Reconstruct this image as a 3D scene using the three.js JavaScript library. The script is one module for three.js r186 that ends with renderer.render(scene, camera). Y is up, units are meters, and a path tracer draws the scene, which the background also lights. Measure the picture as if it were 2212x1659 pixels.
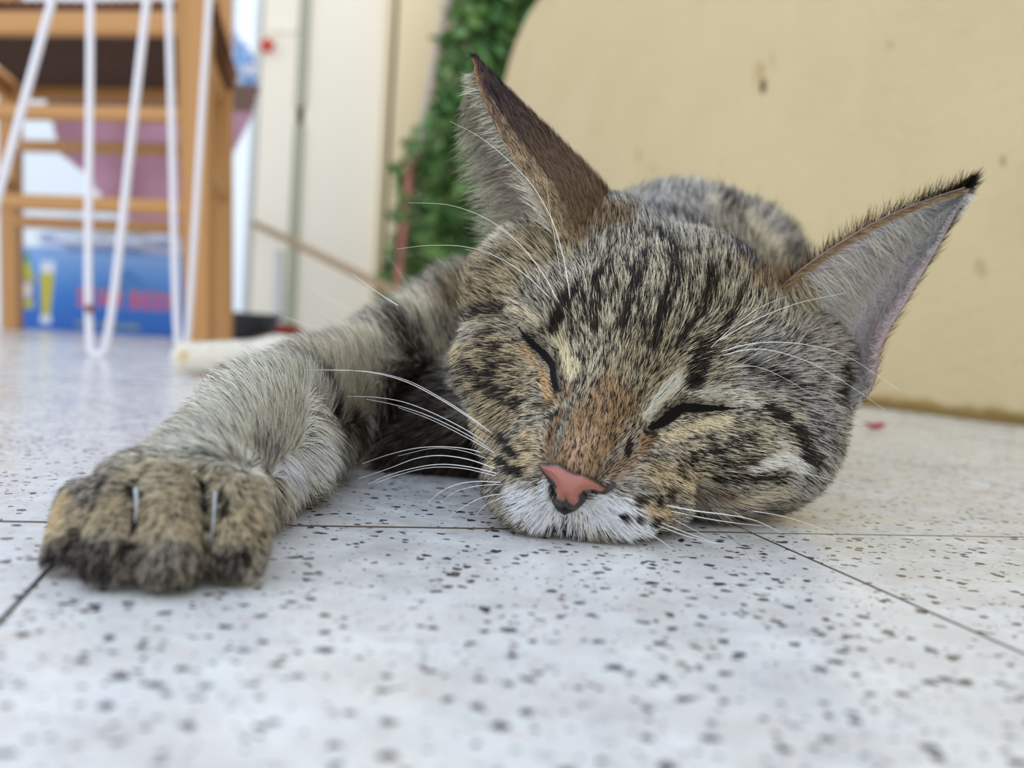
import * as THREE from 'three';
import { mergeGeometries } from 'three/addons/utils/BufferGeometryUtils.js';
import { RoundedBoxGeometry } from 'three/addons/geometries/RoundedBoxGeometry.js';
import { createNoise3D } from 'simplex-noise';

// ------------------------------------------------------------------ camera, sky, exposure
const FW = 2212, FH = 1659, FPX = 2161, CX = 1106, CY = 829.5, CAM_H = 0.046, R = Math.PI / 180;
const scene = new THREE.Scene();
const camera = new THREE.PerspectiveCamera(2 * Math.atan(CY / FPX) / R, FW / FH, 0.01, 60);
camera.position.set(0, CAM_H, 0);
camera.rotation.order = 'YXZ';
camera.rotation.set(-2.71 * R, 0, 3.5 * R);
camera.focus = 0.243;
camera.userData.fStop = 11;
camera.updateMatrixWorld(true);

const renderer = new THREE.WebGLRenderer({ antialias: true });
renderer.toneMapping = THREE.LinearToneMapping;
renderer.toneMappingExposure = 1.1;
renderer.shadowMap.enabled = true;

// open shade: no sun, a bright hazy sky that is a little bluer overhead
{
  const W = 64, H = 32, d = new Float32Array(W * H * 4);
  for (let y = 0; y < H; y++) {
    const t = Math.max(0, ((y + 0.5) / H - 0.5) * 2), k = Math.pow(1 - t, 1.5);
    for (let x = 0; x < W; x++) d.set([0.78 + 0.80 * k, 0.96 + 0.69 * k, 1.30 + 0.42 * k, 1], (y * W + x) * 4);
  }
  const sky = new THREE.DataTexture(d, W, H, THREE.RGBAFormat, THREE.FloatType);
  sky.mapping = THREE.EquirectangularReflectionMapping;
  sky.magFilter = THREE.LinearFilter; sky.needsUpdate = true;
  scene.background = sky; scene.environment = sky;
}

// ------------------------------------------------------------------ helpers
const V = (x = 0, y = 0, z = 0) => new THREE.Vector3(x, y, z);
function rng(seed) { return () => { seed = (seed + 0x6d2b79f5) | 0; let t = Math.imul(seed ^ (seed >>> 15), 1 | seed); t = (t + Math.imul(t ^ (t >>> 7), 61 | t)) ^ t; return ((t ^ (t >>> 14)) >>> 0) / 4294967296; }; }
const noise = createNoise3D(rng(11));
const clamp = (x, a = 0, b = 1) => Math.min(b, Math.max(a, x));
const lerp = (a, b, t) => a + (b - a) * t;
const sstep = (a, b, x) => { const t = clamp((x - a) / (b - a)); return t * t * (3 - 2 * t); };
const lin = (c) => { c /= 255; return c <= 0.04045 ? c / 12.92 : ((c + 0.055) / 1.055) ** 2.4; };
const rgb = (r, g, b) => [lin(r), lin(g), lin(b)];
const ray = (px, py) => V((px - CX) / FPX, -(py - CY) / FPX, -1).applyQuaternion(camera.quaternion);
const W = (px, py, d) => { const r = ray(px, py); return r.multiplyScalar(-d / r.z).add(camera.position); };      // on the plane d metres ahead
const G = (px, py) => { const r = ray(px, py); return r.multiplyScalar(-CAM_H / r.y).add(camera.position).setY(0); };  // on the floor
const iq = camera.quaternion.clone().invert();
const toPx = (p) => { const q = p.clone().sub(camera.position).applyQuaternion(iq); return [CX + FPX * q.x / -q.z, CY - FPX * q.y / -q.z]; };
const catmull = (pts, n) => new THREE.CatmullRomCurve3(pts, false, 'centripetal').getPoints(n);
const used = {};
const numbered = (n) => { const k = used[n] = (used[n] ?? -1) + 1; return k ? n + '_' + String(k).padStart(3, '0') : n; };
function shadow(o) { o.castShadow = o.receiveShadow = true; return o; }
function part(name, geometry, material, parent) { const m = shadow(new THREE.Mesh(geometry, material)); m.name = name; parent.add(m); return m; }
function thing(name, label, category, pos = [0, 0, 0], turn = 0, group) {
  const o = new THREE.Group(); o.name = numbered(name); o.position.set(...pos); o.rotation.y = turn; o.userData = { label, category };
  if (group) o.userData.group = group;
  scene.add(o); return o;
}
function single(name, geometry, material, label, category, group) {
  const m = part(numbered(name), geometry, material, scene); m.userData = { label, category }; if (group) m.userData.group = group; return m;
}
function struct(name, o, label) { o.name = name; o.userData = { kind: 'structure', label, category: name.split('_')[0] }; scene.add(o); return o; }
const std = (color, roughness = 0.8, extra = {}) => new THREE.MeshStandardMaterial({ color, roughness, ...extra });
function box(a, b, c, x = 0, y = 0, z = 0, bevel = 0) { const g = bevel ? new RoundedBoxGeometry(a, b, c, 2, bevel) : new THREE.BoxGeometry(a, b, c); return g.translate(x, y, z); }
function taperTube(pts, r0, r1, sides = 5, color) {
  const P = [], I = [], N = [], C = [], n = pts.length, u = V(), w = V(), t = V();
  for (let i = 0; i < n; i++) {
    t.copy(pts[Math.min(i + 1, n - 1)]).sub(pts[Math.max(i - 1, 0)]).normalize();
    u.set(0, 1, 0).cross(t); if (u.lengthSq() < 1e-4) u.set(1, 0, 0).cross(t); u.normalize(); w.crossVectors(t, u);
    const f = i / (n - 1), r = typeof r0 === 'function' ? r0(f) : lerp(r0, r1, f);
    for (let k = 0; k < sides; k++) {
      const a = k / sides * 2 * Math.PI, nx = u.clone().multiplyScalar(Math.cos(a)).addScaledVector(w, Math.sin(a));
      P.push(pts[i].x + nx.x * r, pts[i].y + nx.y * r, pts[i].z + nx.z * r); N.push(nx.x, nx.y, nx.z);
      if (color) C.push(...color(f));
      if (i < n - 1) { const a0 = i * sides + k, a1 = i * sides + (k + 1) % sides; I.push(a0, a1, a0 + sides, a1, a1 + sides, a0 + sides); }
    }
  }
  for (const [at, flip] of [[0, 1], [(n - 1) * sides, 0]]) for (let k = 1; k < sides - 1; k++) I.push(at, at + (flip ? k + 1 : k), at + (flip ? k : k + 1));
  const g = new THREE.BufferGeometry();
  g.setAttribute('position', new THREE.Float32BufferAttribute(P, 3)); g.setAttribute('normal', new THREE.Float32BufferAttribute(N, 3));
  g.setAttribute('uv', new THREE.Float32BufferAttribute(new Float32Array(P.length / 3 * 2), 2));
  if (color) g.setAttribute('color', new THREE.Float32BufferAttribute(C, 3));
  g.setIndex(I); return g;
}
const cyl = (a, b, r0, r1 = r0, sides = 12) => taperTube([a, a.clone().lerp(b, 0.5), b], r0, r1, sides);
function canvasTex(w, h, draw) {
  const c = document.createElement('canvas'); c.width = w; c.height = h; draw(c.getContext('2d'), w, h);
  const t = new THREE.CanvasTexture(c); t.colorSpace = THREE.SRGBColorSpace; t.wrapS = t.wrapT = THREE.RepeatWrapping; t.magFilter = THREE.LinearFilter; return t;
}
function noiseTex(n, f, seed = 0) {
  const d = new Uint8Array(n * n * 4);
  for (let y = 0; y < n; y++) for (let x = 0; x < n; x++) {
    const a = x / n * 2 * Math.PI, b = y / n * 2 * Math.PI, v = f(Math.cos(a), Math.sin(a), Math.cos(b), Math.sin(b), x / n, y / n) * 255;
    const i = (y * n + x) * 4; d[i] = d[i + 1] = d[i + 2] = clamp(v, 0, 255); d[i + 3] = 255;
  }
  const t = new THREE.DataTexture(d, n, n); t.wrapS = t.wrapT = THREE.RepeatWrapping; t.magFilter = THREE.LinearFilter; t.needsUpdate = true; return t;
}

// ------------------------------------------------------------------ floor: terrazzo tiles
const TILE = 0.157, YAW = 13.4 * R;
const dirB = V(-Math.sin(YAW), 0, -Math.cos(YAW)), dirA = V(Math.cos(YAW), 0, -Math.sin(YAW));
function terrazzo(seed, px, metres, joints) {
  return canvasTex(px, px, (g, w) => {
    const r = rng(seed), s = w / metres;
    g.fillStyle = 'rgb(220,219,216)'; g.fillRect(0, 0, w, w);
    for (let i = 0; i < 900 * (metres / 0.157) ** 2; i++) { // cloudy cement
      const x = r() * w, y = r() * w, q = (0.002 + r() * 0.006) * s, l = r() < 0.5 ? '255,252,245' : '196,188,176';
      g.fillStyle = 'rgba(' + l + ',0.10)'; g.beginPath(); g.arc(x, y, q, 0, 7); g.fill();
    }
    const chip = (x, y, q, col) => {
      for (const [ox, oy] of [[0, 0], [w, 0], [-w, 0], [0, w], [0, -w]]) {
        if (x + ox < -q * 2 || x + ox > w + q * 2 || y + oy < -q * 2 || y + oy > w + q * 2) continue;
        g.fillStyle = col; g.beginPath();
        const n = 4 + Math.floor(r() * 4), a0 = r() * 7, e = 0.55 + r() * 0.6;
        for (let k = 0; k < n; k++) { const a = a0 + (k + r() * 0.6) / n * 6.283, rr = q * (0.65 + r() * 0.5); const cx = Math.cos(a) * rr, cy = Math.sin(a) * rr * e; g.lineTo(x + ox + cx * Math.cos(a0) - cy * Math.sin(a0), y + oy + cx * Math.sin(a0) + cy * Math.cos(a0)); }
        g.fill();
      }
    };
    const area = metres * metres * 1e4;
    const pale = ['rgb(212,206,198)', 'rgb(220,210,204)', 'rgb(205,203,200)', 'rgb(228,222,214)', 'rgb(216,204,196)', 'rgb(198,197,197)'];
    for (let i = 0; i < area * 8; i++) chip(r() * w, r() * w, (0.0004 + r() * r() * 0.0018) * s, pale[Math.floor(r() * 6)]);
    const grey = ['rgb(150,148,150)', 'rgb(128,128,134)', 'rgb(168,160,154)', 'rgb(150,136,124)'];
    for (let i = 0; i < area * 1.6; i++) chip(r() * w, r() * w, (0.0003 + r() * r() * 0.0012) * s, grey[Math.floor(r() * 4)]);
    const dark = ['rgb(44,46,54)', 'rgb(34,36,46)', 'rgb(58,58,64)', 'rgb(50,46,48)'];
    for (let i = 0; i < area * 4.6; i++) chip(r() * w, r() * w, (0.0004 + Math.pow(r(), 1.7) * 0.0012) * s, dark[Math.floor(r() * 4)]);
    for (let i = 0; i < area * 4; i++) chip(r() * w, r() * w, (0.00012 + r() * 0.0003) * s, dark[Math.floor(r() * 4)]);
    if (joints) { const n = Math.round(metres / TILE); g.fillStyle = 'rgb(120,104,88)'; for (let k = 0; k < n; k++) { g.fillRect(0, k * w / n, w, Math.max(1, 0.0016 * s)); g.fillRect(k * w / n, 0, Math.max(1, 0.0016 * s), w); } }
  });
}
{
  const smear = noiseTex(256, (a, b, c, d) => 0.55 + 0.22 * noise(a * 1.3 + c, b * 1.3 + d, c * 1.2) + 0.14 * noise(a * 4, b * 4 + c * 3, d * 4));
  const tileMats = [1, 2, 3, 4].map((s) => {
    const t = terrazzo(s * 77, 2048, TILE, false);
    return new THREE.MeshStandardMaterial({ map: t, roughness: 0.46, roughnessMap: smear });
  });
  const floor = struct('floor', new THREE.Group(), 'white terrazzo tile floor with black chips');
  // bed (cement) under the tiles, seen in the joints
  part('joint_bed', box(9, 0.04, 9, 0, -0.0216, -3), std('#57483a', 0.95), floor);
  // a crossing of joints found in the photograph
  const cross = G(1640, 1152).add(G(1608, 1150)).multiplyScalar(0.5);
  const shape = (() => {
    const h = TILE / 2 - 0.00034, c = 0.00015, t = 0.006, P = [], N = [], U = [], I = [];
    const ring = [[h - c, 0], [h, -c], [h, -t]];
    const add = (x, y, z, nx, ny, nz) => { P.push(x, y, z); N.push(nx, ny, nz); U.push(x / TILE + 0.5, z / TILE + 0.5); return P.length / 3 - 1; };
    const q = ring[0][0], top = [[-q, -q], [q, -q], [q, q], [-q, q]].map(([x, z]) => add(x, 0, z, 0, 1, 0));
    I.push(top[0], top[2], top[1], top[0], top[3], top[2]);
    for (let k = 0; k < 4; k++) for (let j = 0; j < 2; j++) {
      const [r0, y0] = ring[j], [r1, y1] = ring[j + 1], s = [[-1, -1], [1, -1], [1, 1], [-1, 1]], a = s[k], b = s[(k + 1) % 4], nx = (a[0] + b[0]) / 2, nz = (a[1] + b[1]) / 2, ny = j ? 0 : 1;
      const i0 = add(a[0] * r0, y0, a[1] * r0, nx, ny, nz), i1 = add(b[0] * r0, y0, b[1] * r0, nx, ny, nz), i2 = add(b[0] * r1, y1, b[1] * r1, nx, ny, nz), i3 = add(a[0] * r1, y1, a[1] * r1, nx, ny, nz);
      I.push(i0, i1, i2, i0, i2, i3);
    }
    const g = new THREE.BufferGeometry(); g.setAttribute('position', new THREE.Float32BufferAttribute(P, 3)); g.setAttribute('normal', new THREE.Float32BufferAttribute(N, 3)); g.setAttribute('uv', new THREE.Float32BufferAttribute(U, 2)); g.setIndex(I); g.addGroup(0, 6, 0); g.addGroup(6, I.length - 6, 1);
    return g;
  })();
  const grout = std('#5e4f40', 0.95), r = rng(5), far = [];
  let n = 0;
  for (let i = -8; i <= 6; i++) for (let j = -3; j <= 9; j++) {
    const p = cross.clone().addScaledVector(dirA, (i + 0.5) * TILE).addScaledVector(dirB, (j + 0.5) * TILE);
    if (-p.z > 1.45 || p.x > 0.75 + p.z * -0.1) continue;
    const m = part(numbered('tile'), shape, [tileMats[Math.floor(r() * 4)], grout], floor);
    m.position.copy(p); m.position.y = (r() - 0.5) * 0.0003; m.rotation.y = YAW + Math.floor(r() * 4) * Math.PI / 2;
    n++;
  }
  // the rest of the floor, too far for the joints to be told apart
  const t = terrazzo(991, 2048, TILE * 4, true);
  const g = new THREE.PlaneGeometry(9, 9).rotateX(-Math.PI / 2), uv = g.attributes.uv;
  for (let k = 0; k < uv.count; k++) uv.setXY(k, uv.getX(k) * 9 / (TILE * 4), uv.getY(k) * 9 / (TILE * 4));
  const m = part('far_paving', g, new THREE.MeshStandardMaterial({ map: t, roughness: 0.5, roughnessMap: smear }), floor);
  m.rotation.y = YAW; m.position.set(0, -0.0010, -3.4);
}

// ------------------------------------------------------------------ right wall (rendered, with a rounded top end)
{
  const a = G(1864, 876), b = G(2212, 921), along = a.clone().sub(b).normalize(), nrm = V(0, 1, 0).cross(along).normalize();   // nrm points away from the camera side
  if (nrm.dot(a) < 0) nrm.negate();
  const onWall = (px, py) => { const r = ray(px, py), t = a.clone().sub(camera.position).dot(nrm) / r.dot(nrm); return camera.position.clone().addScaledVector(r, t); };
  const sy = (px, py) => { const p = onWall(px, py); return [p.clone().sub(b).dot(along), p.y]; };
  const edge = [[1076, 330], [1080, 250], [1090, 180], [1108, 112], [1136, 46], [1172, -6], [1225, -60], [1300, -110]].map(([x, y]) => sy(x, y));
  const s = new THREE.Shape(), sEnd = edge[0][0], top = edge[7][1] + 0.05;
  s.moveTo(-1.7, -0.02); s.lineTo(sEnd, -0.02);
  s.splineThru(edge.map(([x, y]) => new THREE.Vector2(x, y)));
  s.lineTo(edge[7][0] - 0.5, top + 0.04); s.lineTo(-1.7, top + 0.04); s.lineTo(-1.7, -0.02);
  const g = new THREE.ExtrudeGeometry(s, { depth: 0.16, bevelEnabled: true, bevelSize: 0.012, bevelThickness: 0.012, bevelSegments: 3, curveSegments: 40 });
  g.translate(0, 0, 0.012);
  const stucco = noiseTex(512, (p, q, u, v) => 0.5 + 0.3 * noise(p * 14, q * 14 + u * 14, v * 14) + 0.2 * noise(p * 30 + u * 5, q * 30, v * 30 + u * 20));
  stucco.repeat.set(4, 4);
  const span = 5, paint = canvasTex(2048, 2048, (c, w) => {
    const k = w / span, r = rng(8); c.fillStyle = 'rgb(206,186,143)'; c.fillRect(0, 0, w, w);
    for (let i = 0; i < 5200; i++) { c.fillStyle = 'rgba(' + (r() < 0.5 ? '218,200,158' : '190,167,120') + ',0.07)'; c.beginPath(); c.ellipse(r() * w, r() * w, 6 + r() * 40, 6 + r() * 30, r() * 3, 0, 7); c.fill(); }
    for (let i = 0; i < 240; i++) { c.fillStyle = 'rgba(120,96,50,' + (0.08 + r() * 0.2) + ')'; c.beginPath(); c.ellipse(r() * w, r() * w, 0.6 + r() * 2, 0.8 + r() * 4, r() * 3, 0, 7); c.fill(); }
    const spot = (px, py, rx, ry, col) => { const [u, v] = sy(px, py); c.fillStyle = col; c.beginPath(); c.ellipse((u + 2) * k, w - v * k, rx * k, ry * k, 0.2, 0, 7); c.fill(); };
    spot(1648, 186, 0.0055, 0.009, 'rgba(70,52,12,0.95)'); spot(1651, 190, 0.003, 0.005, 'rgba(50,36,6,0.9)'); spot(1644, 150, 0.005, 0.010, 'rgba(140,116,50,0.55)'); spot(1668, 130, 0.0025, 0.012, 'rgba(150,124,60,0.4)'); spot(1632, 165, 0.003, 0.02, 'rgba(160,130,70,0.35)');
    spot(2166, 348, 0.002, 0.005, 'rgba(120,100,44,0.75)'); spot(1380, 335, 0.006, 0.01, 'rgba(160,138,84,0.5)'); spot(1410, 365, 0.005, 0.008, 'rgba(160,138,84,0.45)');
    // grime and algae creeping up from the floor, in ragged patches
    for (let i = 0; i < 3000; i++) { const x = r() * w, h = r() * r() * r() * 0.014 * k; c.fillStyle = 'rgba(' + (r() < 0.5 ? '150,116,50' : '118,96,40') + ',0.16)'; c.beginPath(); c.ellipse(x, w - h, 2 + r() * 9, 1 + r() * 3, 0, 0, 7); c.fill(); }
  });
  const uv = g.attributes.uv, po = g.attributes.position;
  for (let i = 0; i < uv.count; i++) uv.setXY(i, (po.getX(i) + 2) / span, po.getY(i) / span);
  const wall = new THREE.Mesh(g, new THREE.MeshStandardMaterial({ map: paint, roughness: 0.93, bumpMap: stucco, bumpScale: 0.0012 }));
  shadow(wall);
  wall.matrixAutoUpdate = true;
  const M = new THREE.Matrix4().makeBasis(along, V(0, 1, 0), V().crossVectors(along, V(0, 1, 0)));
  if (V().crossVectors(along, V(0, 1, 0)).dot(nrm) < 0) { g.scale(1, 1, -1); for (let i = 0, ix = g.index; i < po.count && !ix; i += 3) { for (const at of [po, uv, g.attributes.normal]) { const n = at.itemSize, A = at.array; for (let c = 0; c < n; c++) { const t = A[(i + 1) * n + c]; A[(i + 1) * n + c] = A[(i + 2) * n + c]; A[(i + 2) * n + c] = t; } } } }
  wall.quaternion.setFromRotationMatrix(M); wall.position.copy(b);
  struct('wall_right', wall, 'yellow beige rendered garden wall with rounded end');
  // rough bead of old mortar along its foot
  const pts = []; for (let i = 0; i <= 60; i++) { const u = lerp(-1.6, sEnd - 0.02, i / 60); pts.push(b.clone().addScaledVector(along, u).addScaledVector(nrm, -0.001).setY(0.001 + 0.0012 * noise(u * 30, 1, 2))); }
  const bead = new THREE.Mesh(taperTube(pts, (f) => 0.0055 + 0.0018 * noise(f * 60, 5, 1), 0, 8), std('#7d6430', 0.95)); shadow(bead);
  struct('trim_1', bead, 'dark mossy mortar bead along foot of beige wall');
}

// ------------------------------------------------------------------ back of the yard
const BACK = 4.1;
{
  const plaster = noiseTex(256, (p, q, u, v) => 0.5 + 0.3 * noise(p * 8, q * 8 + u * 8, v * 8) + 0.2 * noise(p * 20, q * 20 + u * 18, v * 20)); plaster.repeat.set(5, 5);
  const x0 = W(548, 400, BACK).x, x1 = W(838, 400, BACK).x;
  const wl = new THREE.Mesh(box(3.2, 2.8, 0.2, x0 - 1.6, 1.38, -BACK - 0.1), std('#dfe3e6', 0.9, { bumpMap: plaster, bumpScale: 0.001 })); shadow(wl);
  struct('wall_left', wl, 'pale blue white plaster wall behind the chair');
  const wb = new THREE.Mesh(box(2.6, 2.8, 0.2, x1 + 1.3, 1.38, -BACK - 0.02), std('#f2dab0', 0.9, { bumpMap: plaster, bumpScale: 0.001 })); shadow(wb);
  struct('wall_back', wb, 'warm beige plaster wall behind the climbing plant');
  // cream metal door: two leaves, a rail, grey strips coloured as the dark gap between leaves
  const door = new THREE.Group(); struct('door_1', door, 'cream painted metal double door');
  const cream = std('#f2e7d3', 0.55), xm = W(640, 400, BACK).x;
  part('door_leaf', box(xm - x0 - 0.02, 2.1, 0.05, (x0 + xm) / 2 - 0.006, 1.06, -BACK - 0.03, 0.004), cream, door);
  part('door_leaf', box(x1 - xm - 0.02, 2.1, 0.05, (x1 + xm) / 2 + 0.006, 1.06, -BACK - 0.03, 0.004), cream, door);
  part('door_reveal', box(x1 - x0, 2.8, 0.04, (x0 + x1) / 2, 1.4, -BACK - 0.13), std('#9a9784', 0.9), door);
  const strip = std('#a8a690', 0.7), yb = [0.012, 0.85, 0.92, 2.1];
  part('gap_strip', box(0.042, yb[1] - yb[0], 0.012, xm, (yb[0] + yb[1]) / 2, -BACK + 0.002, 0.003), strip, door);
  part('gap_strip', box(0.042, yb[3] - yb[2], 0.012, xm, (yb[2] + yb[3]) / 2, -BACK + 0.002, 0.003), strip, door);
  part('rail', box(xm - x0 - 0.05, 0.03, 0.008, (x0 + xm) / 2, W(600, 62, BACK).y, -BACK - 0.001, 0.002), cream, door);
  const jamb = new THREE.Mesh(box(0.05, 2.4, 0.10, x1 - 0.005, 1.19, -BACK + 0.03, 0.006), std('#d8c49a', 0.8)); shadow(jamb);
  struct('trim_2', jamb, 'beige jamb beside the cream door');
}
{ // white downpipe in front of the door's edge
  const p = W(521, 400, 3.7), t = thing('downpipe', 'white square downpipe running down beside the cream door', 'pipe', [p.x, 0, p.z]);
  const m = std('#f2f6fa', 0.45);
  part('pipe', box(0.072, 2.3, 0.072, 0, 1.19, 0, 0.008), m, t);
  part('outlet', box(0.08, 0.05, 0.085, 0, 0.025, 0, 0.006), m, t);
  const q = t.children[0].clone(); q.name = 'bracket'; q.geometry = box(0.09, 0.02, 0.08, 0, 1.4, -0.004, 0.003); t.add(q);
  // thin pale pipe left of it
  const s = W(494, 60, 3.95);
  single('conduit', cyl(V(s.x, 0, s.z), V(s.x, 2.3, s.z), 0.013), std('#c9cdbc', 0.5), 'thin grey green conduit left of the white downpipe', 'pipe');
}
{ // broom: handle leaning, and things at its foot
  const a = W(545, 481, 4.06), b = G(1010, 760), t = thing('broom', 'brown wooden broomstick leaning across the cream door', 'broom', [b.x, 0, b.z]);
  const d = a.clone().sub(b), l = cyl(V(0, 0.06, 0), d, 0.014, 0.014, 12);
  part('handle', l, std('#9b7a55', 0.6), t);
  const head = new THREE.BufferGeometry().copy(box(0.3, 0.03, 0.05, 0, 0.065, 0, 0.006));
  part('head', head, std('#7c3a2c', 0.7), t);
  part('bristles', box(0.28, 0.05, 0.04, 0, 0.026, 0, 0.01), std('#5b4634', 0.95), t);
  const c = G(598, 722);
  single('pipe_offcut', cyl(V(c.x, 0.001, c.z), W(603, 540, -c.z + 0.02), 0.022, 0.02, 16), std('#cfcfca', 0.4), 'short grey plastic pipe standing by the cream door', 'pipe');
}
{ // dark plant pot and red dry leaves on the floor near the chair
  const p = G(528, 738), prof = [[0.001, 0], [0.055, 0], [0.07, 0.05], [0.078, 0.052], [0.078, 0.062], [0.068, 0.062], [0.06, 0.02], [0.001, 0.02]].map(([x, y]) => new THREE.Vector2(x, y));
  const pot = thing('flower_pot', 'low dark flower pot on the floor behind the chair', 'pot', [p.x, 0, p.z]);
  part('bowl', new THREE.LatheGeometry(prof, 28), std('#34373a', 0.7), pot);
  part('soil', new THREE.SphereGeometry(0.06, 20, 8, 0, 7, 0, 1.5).scale(1, 0.25, 1).translate(0, 0.04, 0), std('#4b3226', 1), pot);
  const leaf = (px, py, len, col, label, tilt, turn) => {
    const at = G(px, py), g = new THREE.PlaneGeometry(len, len * 0.62, 10, 6), q = g.attributes.position;
    for (let i = 0; i < q.count; i++) { const u = q.getX(i) / len * 2, v = q.getY(i) / (len * 0.31); const w = Math.sqrt(Math.max(0, 1 - u * u)); q.setXYZ(i, q.getX(i), q.getY(i) * w, len * (0.22 * u * u + 0.16 * v * v * w)); }
    g.computeVertexNormals(); g.rotateX(-Math.PI / 2 + tilt); g.rotateY(turn); g.computeBoundingBox(); g.translate(0, 0.0008 - g.boundingBox.min.y, 0);
    const m = single('dry_leaf', g, std(col, 0.8, { side: THREE.DoubleSide }), label, 'leaf'); m.position.set(at.x, 0, at.z);
  };
  leaf(614, 738, 0.085, '#8c2212', 'curled rust red dry leaf standing on floor near dark pot', 0.9, 0.4);
  leaf(572, 742, 0.07, '#8a4a42', 'flat reddish brown dry leaf beside dark flower pot', 0.1, 1.2);
  leaf(1888, 929, 0.016, '#b5222c', 'small red fallen petal on floor by beige wall', 0.12, 0.1);
}
{ // red blossom hung on the door
  const p = W(577, 98, BACK - 0.03), t = thing('red_blossom', 'small red flower fixed on the cream door leaf', 'flower', [p.x, p.y, p.z]);
  const m = std('#c8231f', 0.7);
  for (let k = 0; k < 5; k++) part('petal', new THREE.SphereGeometry(0.017, 12, 8).scale(1, 0.75, 0.35).translate(0.015, 0, 0).rotateZ(k * 1.2566 + 0.3), m, t);
  part('flower_centre', new THREE.SphereGeometry(0.009, 10, 8).translate(0, 0, 0.006), std('#d8902c', 0.8), t);
}
{ // climbing plant behind the wall's end
  const r = rng(21), base = W(905, 640, 3.6);
  const t = thing('climbing_plant', 'leafy green climbing plant between the door and the beige wall', 'plant', [base.x, 0, base.z]);
  const rel = (p) => p.sub(t.position);
  const pink = std('#a86a5c', 0.8), bark = std('#b9a79b', 0.85), brown = std('#6b4a35', 0.9);
  const stem = (pts, r0, m) => part('stem', taperTube(catmull(pts.map(([x, y, d]) => rel(W(x, y, d))), 24), r0, r0 * 0.8, 8), m, t);
  stem([[985, -80, 3.5], [962, 30, 3.5], [938, 130, 3.5], [922, 220, 3.5], [905, 330, 3.52]], 0.015, bark);
  stem([[886, 350, 3.45], [880, 430, 3.45], [872, 500, 3.45], [862, 590, 3.45], [852, 690, 3.45], [848, 745, 3.45]], 0.014, pink);
  stem([[905, 330, 3.52], [880, 420, 3.6], [850, 560, 3.7], [838, 750, 3.7]], 0.012, brown);
  stem([[1120, -60, 3.7], [1040, 160, 3.7], [985, 420, 3.7], [960, 740, 3.6]], 0.014, brown);
  // foliage: many small pointed leaves
  const leafG = (() => {
    const P = [[0, 0, 0], [0.35, 0.32, 0.07], [0.35, -0.32, 0.07], [0.4, 0, -0.02], [0.75, 0.26, 0.05], [0.75, -0.26, 0.05], [1.15, 0, 0.0]];
    return { P, I: [0, 3, 1, 0, 2, 3, 3, 4, 1, 3, 2, 5, 3, 6, 4, 3, 5, 6] };
  })();
  const left = (y) => (y < 240 ? lerp(1000, 930, (y + 60) / 300) : y < 340 ? lerp(930, 878, (y - 240) / 100) : y < 460 ? lerp(878, 862, (y - 340) / 120) : lerp(862, 830, (y - 460) / 180));
  const P = [], C = [], I = [], q = new THREE.Quaternion(), e = new THREE.Euler(), v = V();
  for (let k = 0; k < 9500; k++) {
    const y = lerp(-120, 690, r()), xl = left(y), xr = 1240, x = xl + (xr - xl) * Math.pow(r(), 0.85) + (r() - 0.7) * 26;
    const d = lerp(3.42, 3.95, r()), c0 = noise(x / 60, y / 60, d * 5);
    if (noise(x / 45, y / 45, 7 + d * 2) < -0.75) continue;
    const o = rel(W(x, y, d)), s = 0.028 + r() * 0.036;
    e.set(r() * 6.3, r() * 6.3, r() * 6.3); q.setFromEuler(e);
    const at = P.length / 3, l = 0.75 + 0.35 * r(), yel = clamp(0.3 + 0.5 * c0 + 0.3 * (r() - 0.5));
    for (const p of leafG.P) { v.set(p[0] * s, p[1] * s, p[2] * s).applyQuaternion(q).add(o); P.push(v.x, v.y, v.z); C.push(lerp(0.065, 0.23, yel) * l, lerp(0.17, 0.36, yel) * l, lerp(0.04, 0.085, yel) * l); }
    for (const i of leafG.I) I.push(at + i);
  }
  const g = new THREE.BufferGeometry(); g.setAttribute('position', new THREE.Float32BufferAttribute(P, 3)); g.setAttribute('color', new THREE.Float32BufferAttribute(C, 3)); g.setIndex(I); g.computeVertexNormals();
  const f = part('foliage', g, new THREE.MeshStandardMaterial({ vertexColors: true, roughness: 0.6, side: THREE.DoubleSide }), t); f.userData.kind = 'stuff';
}

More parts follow.
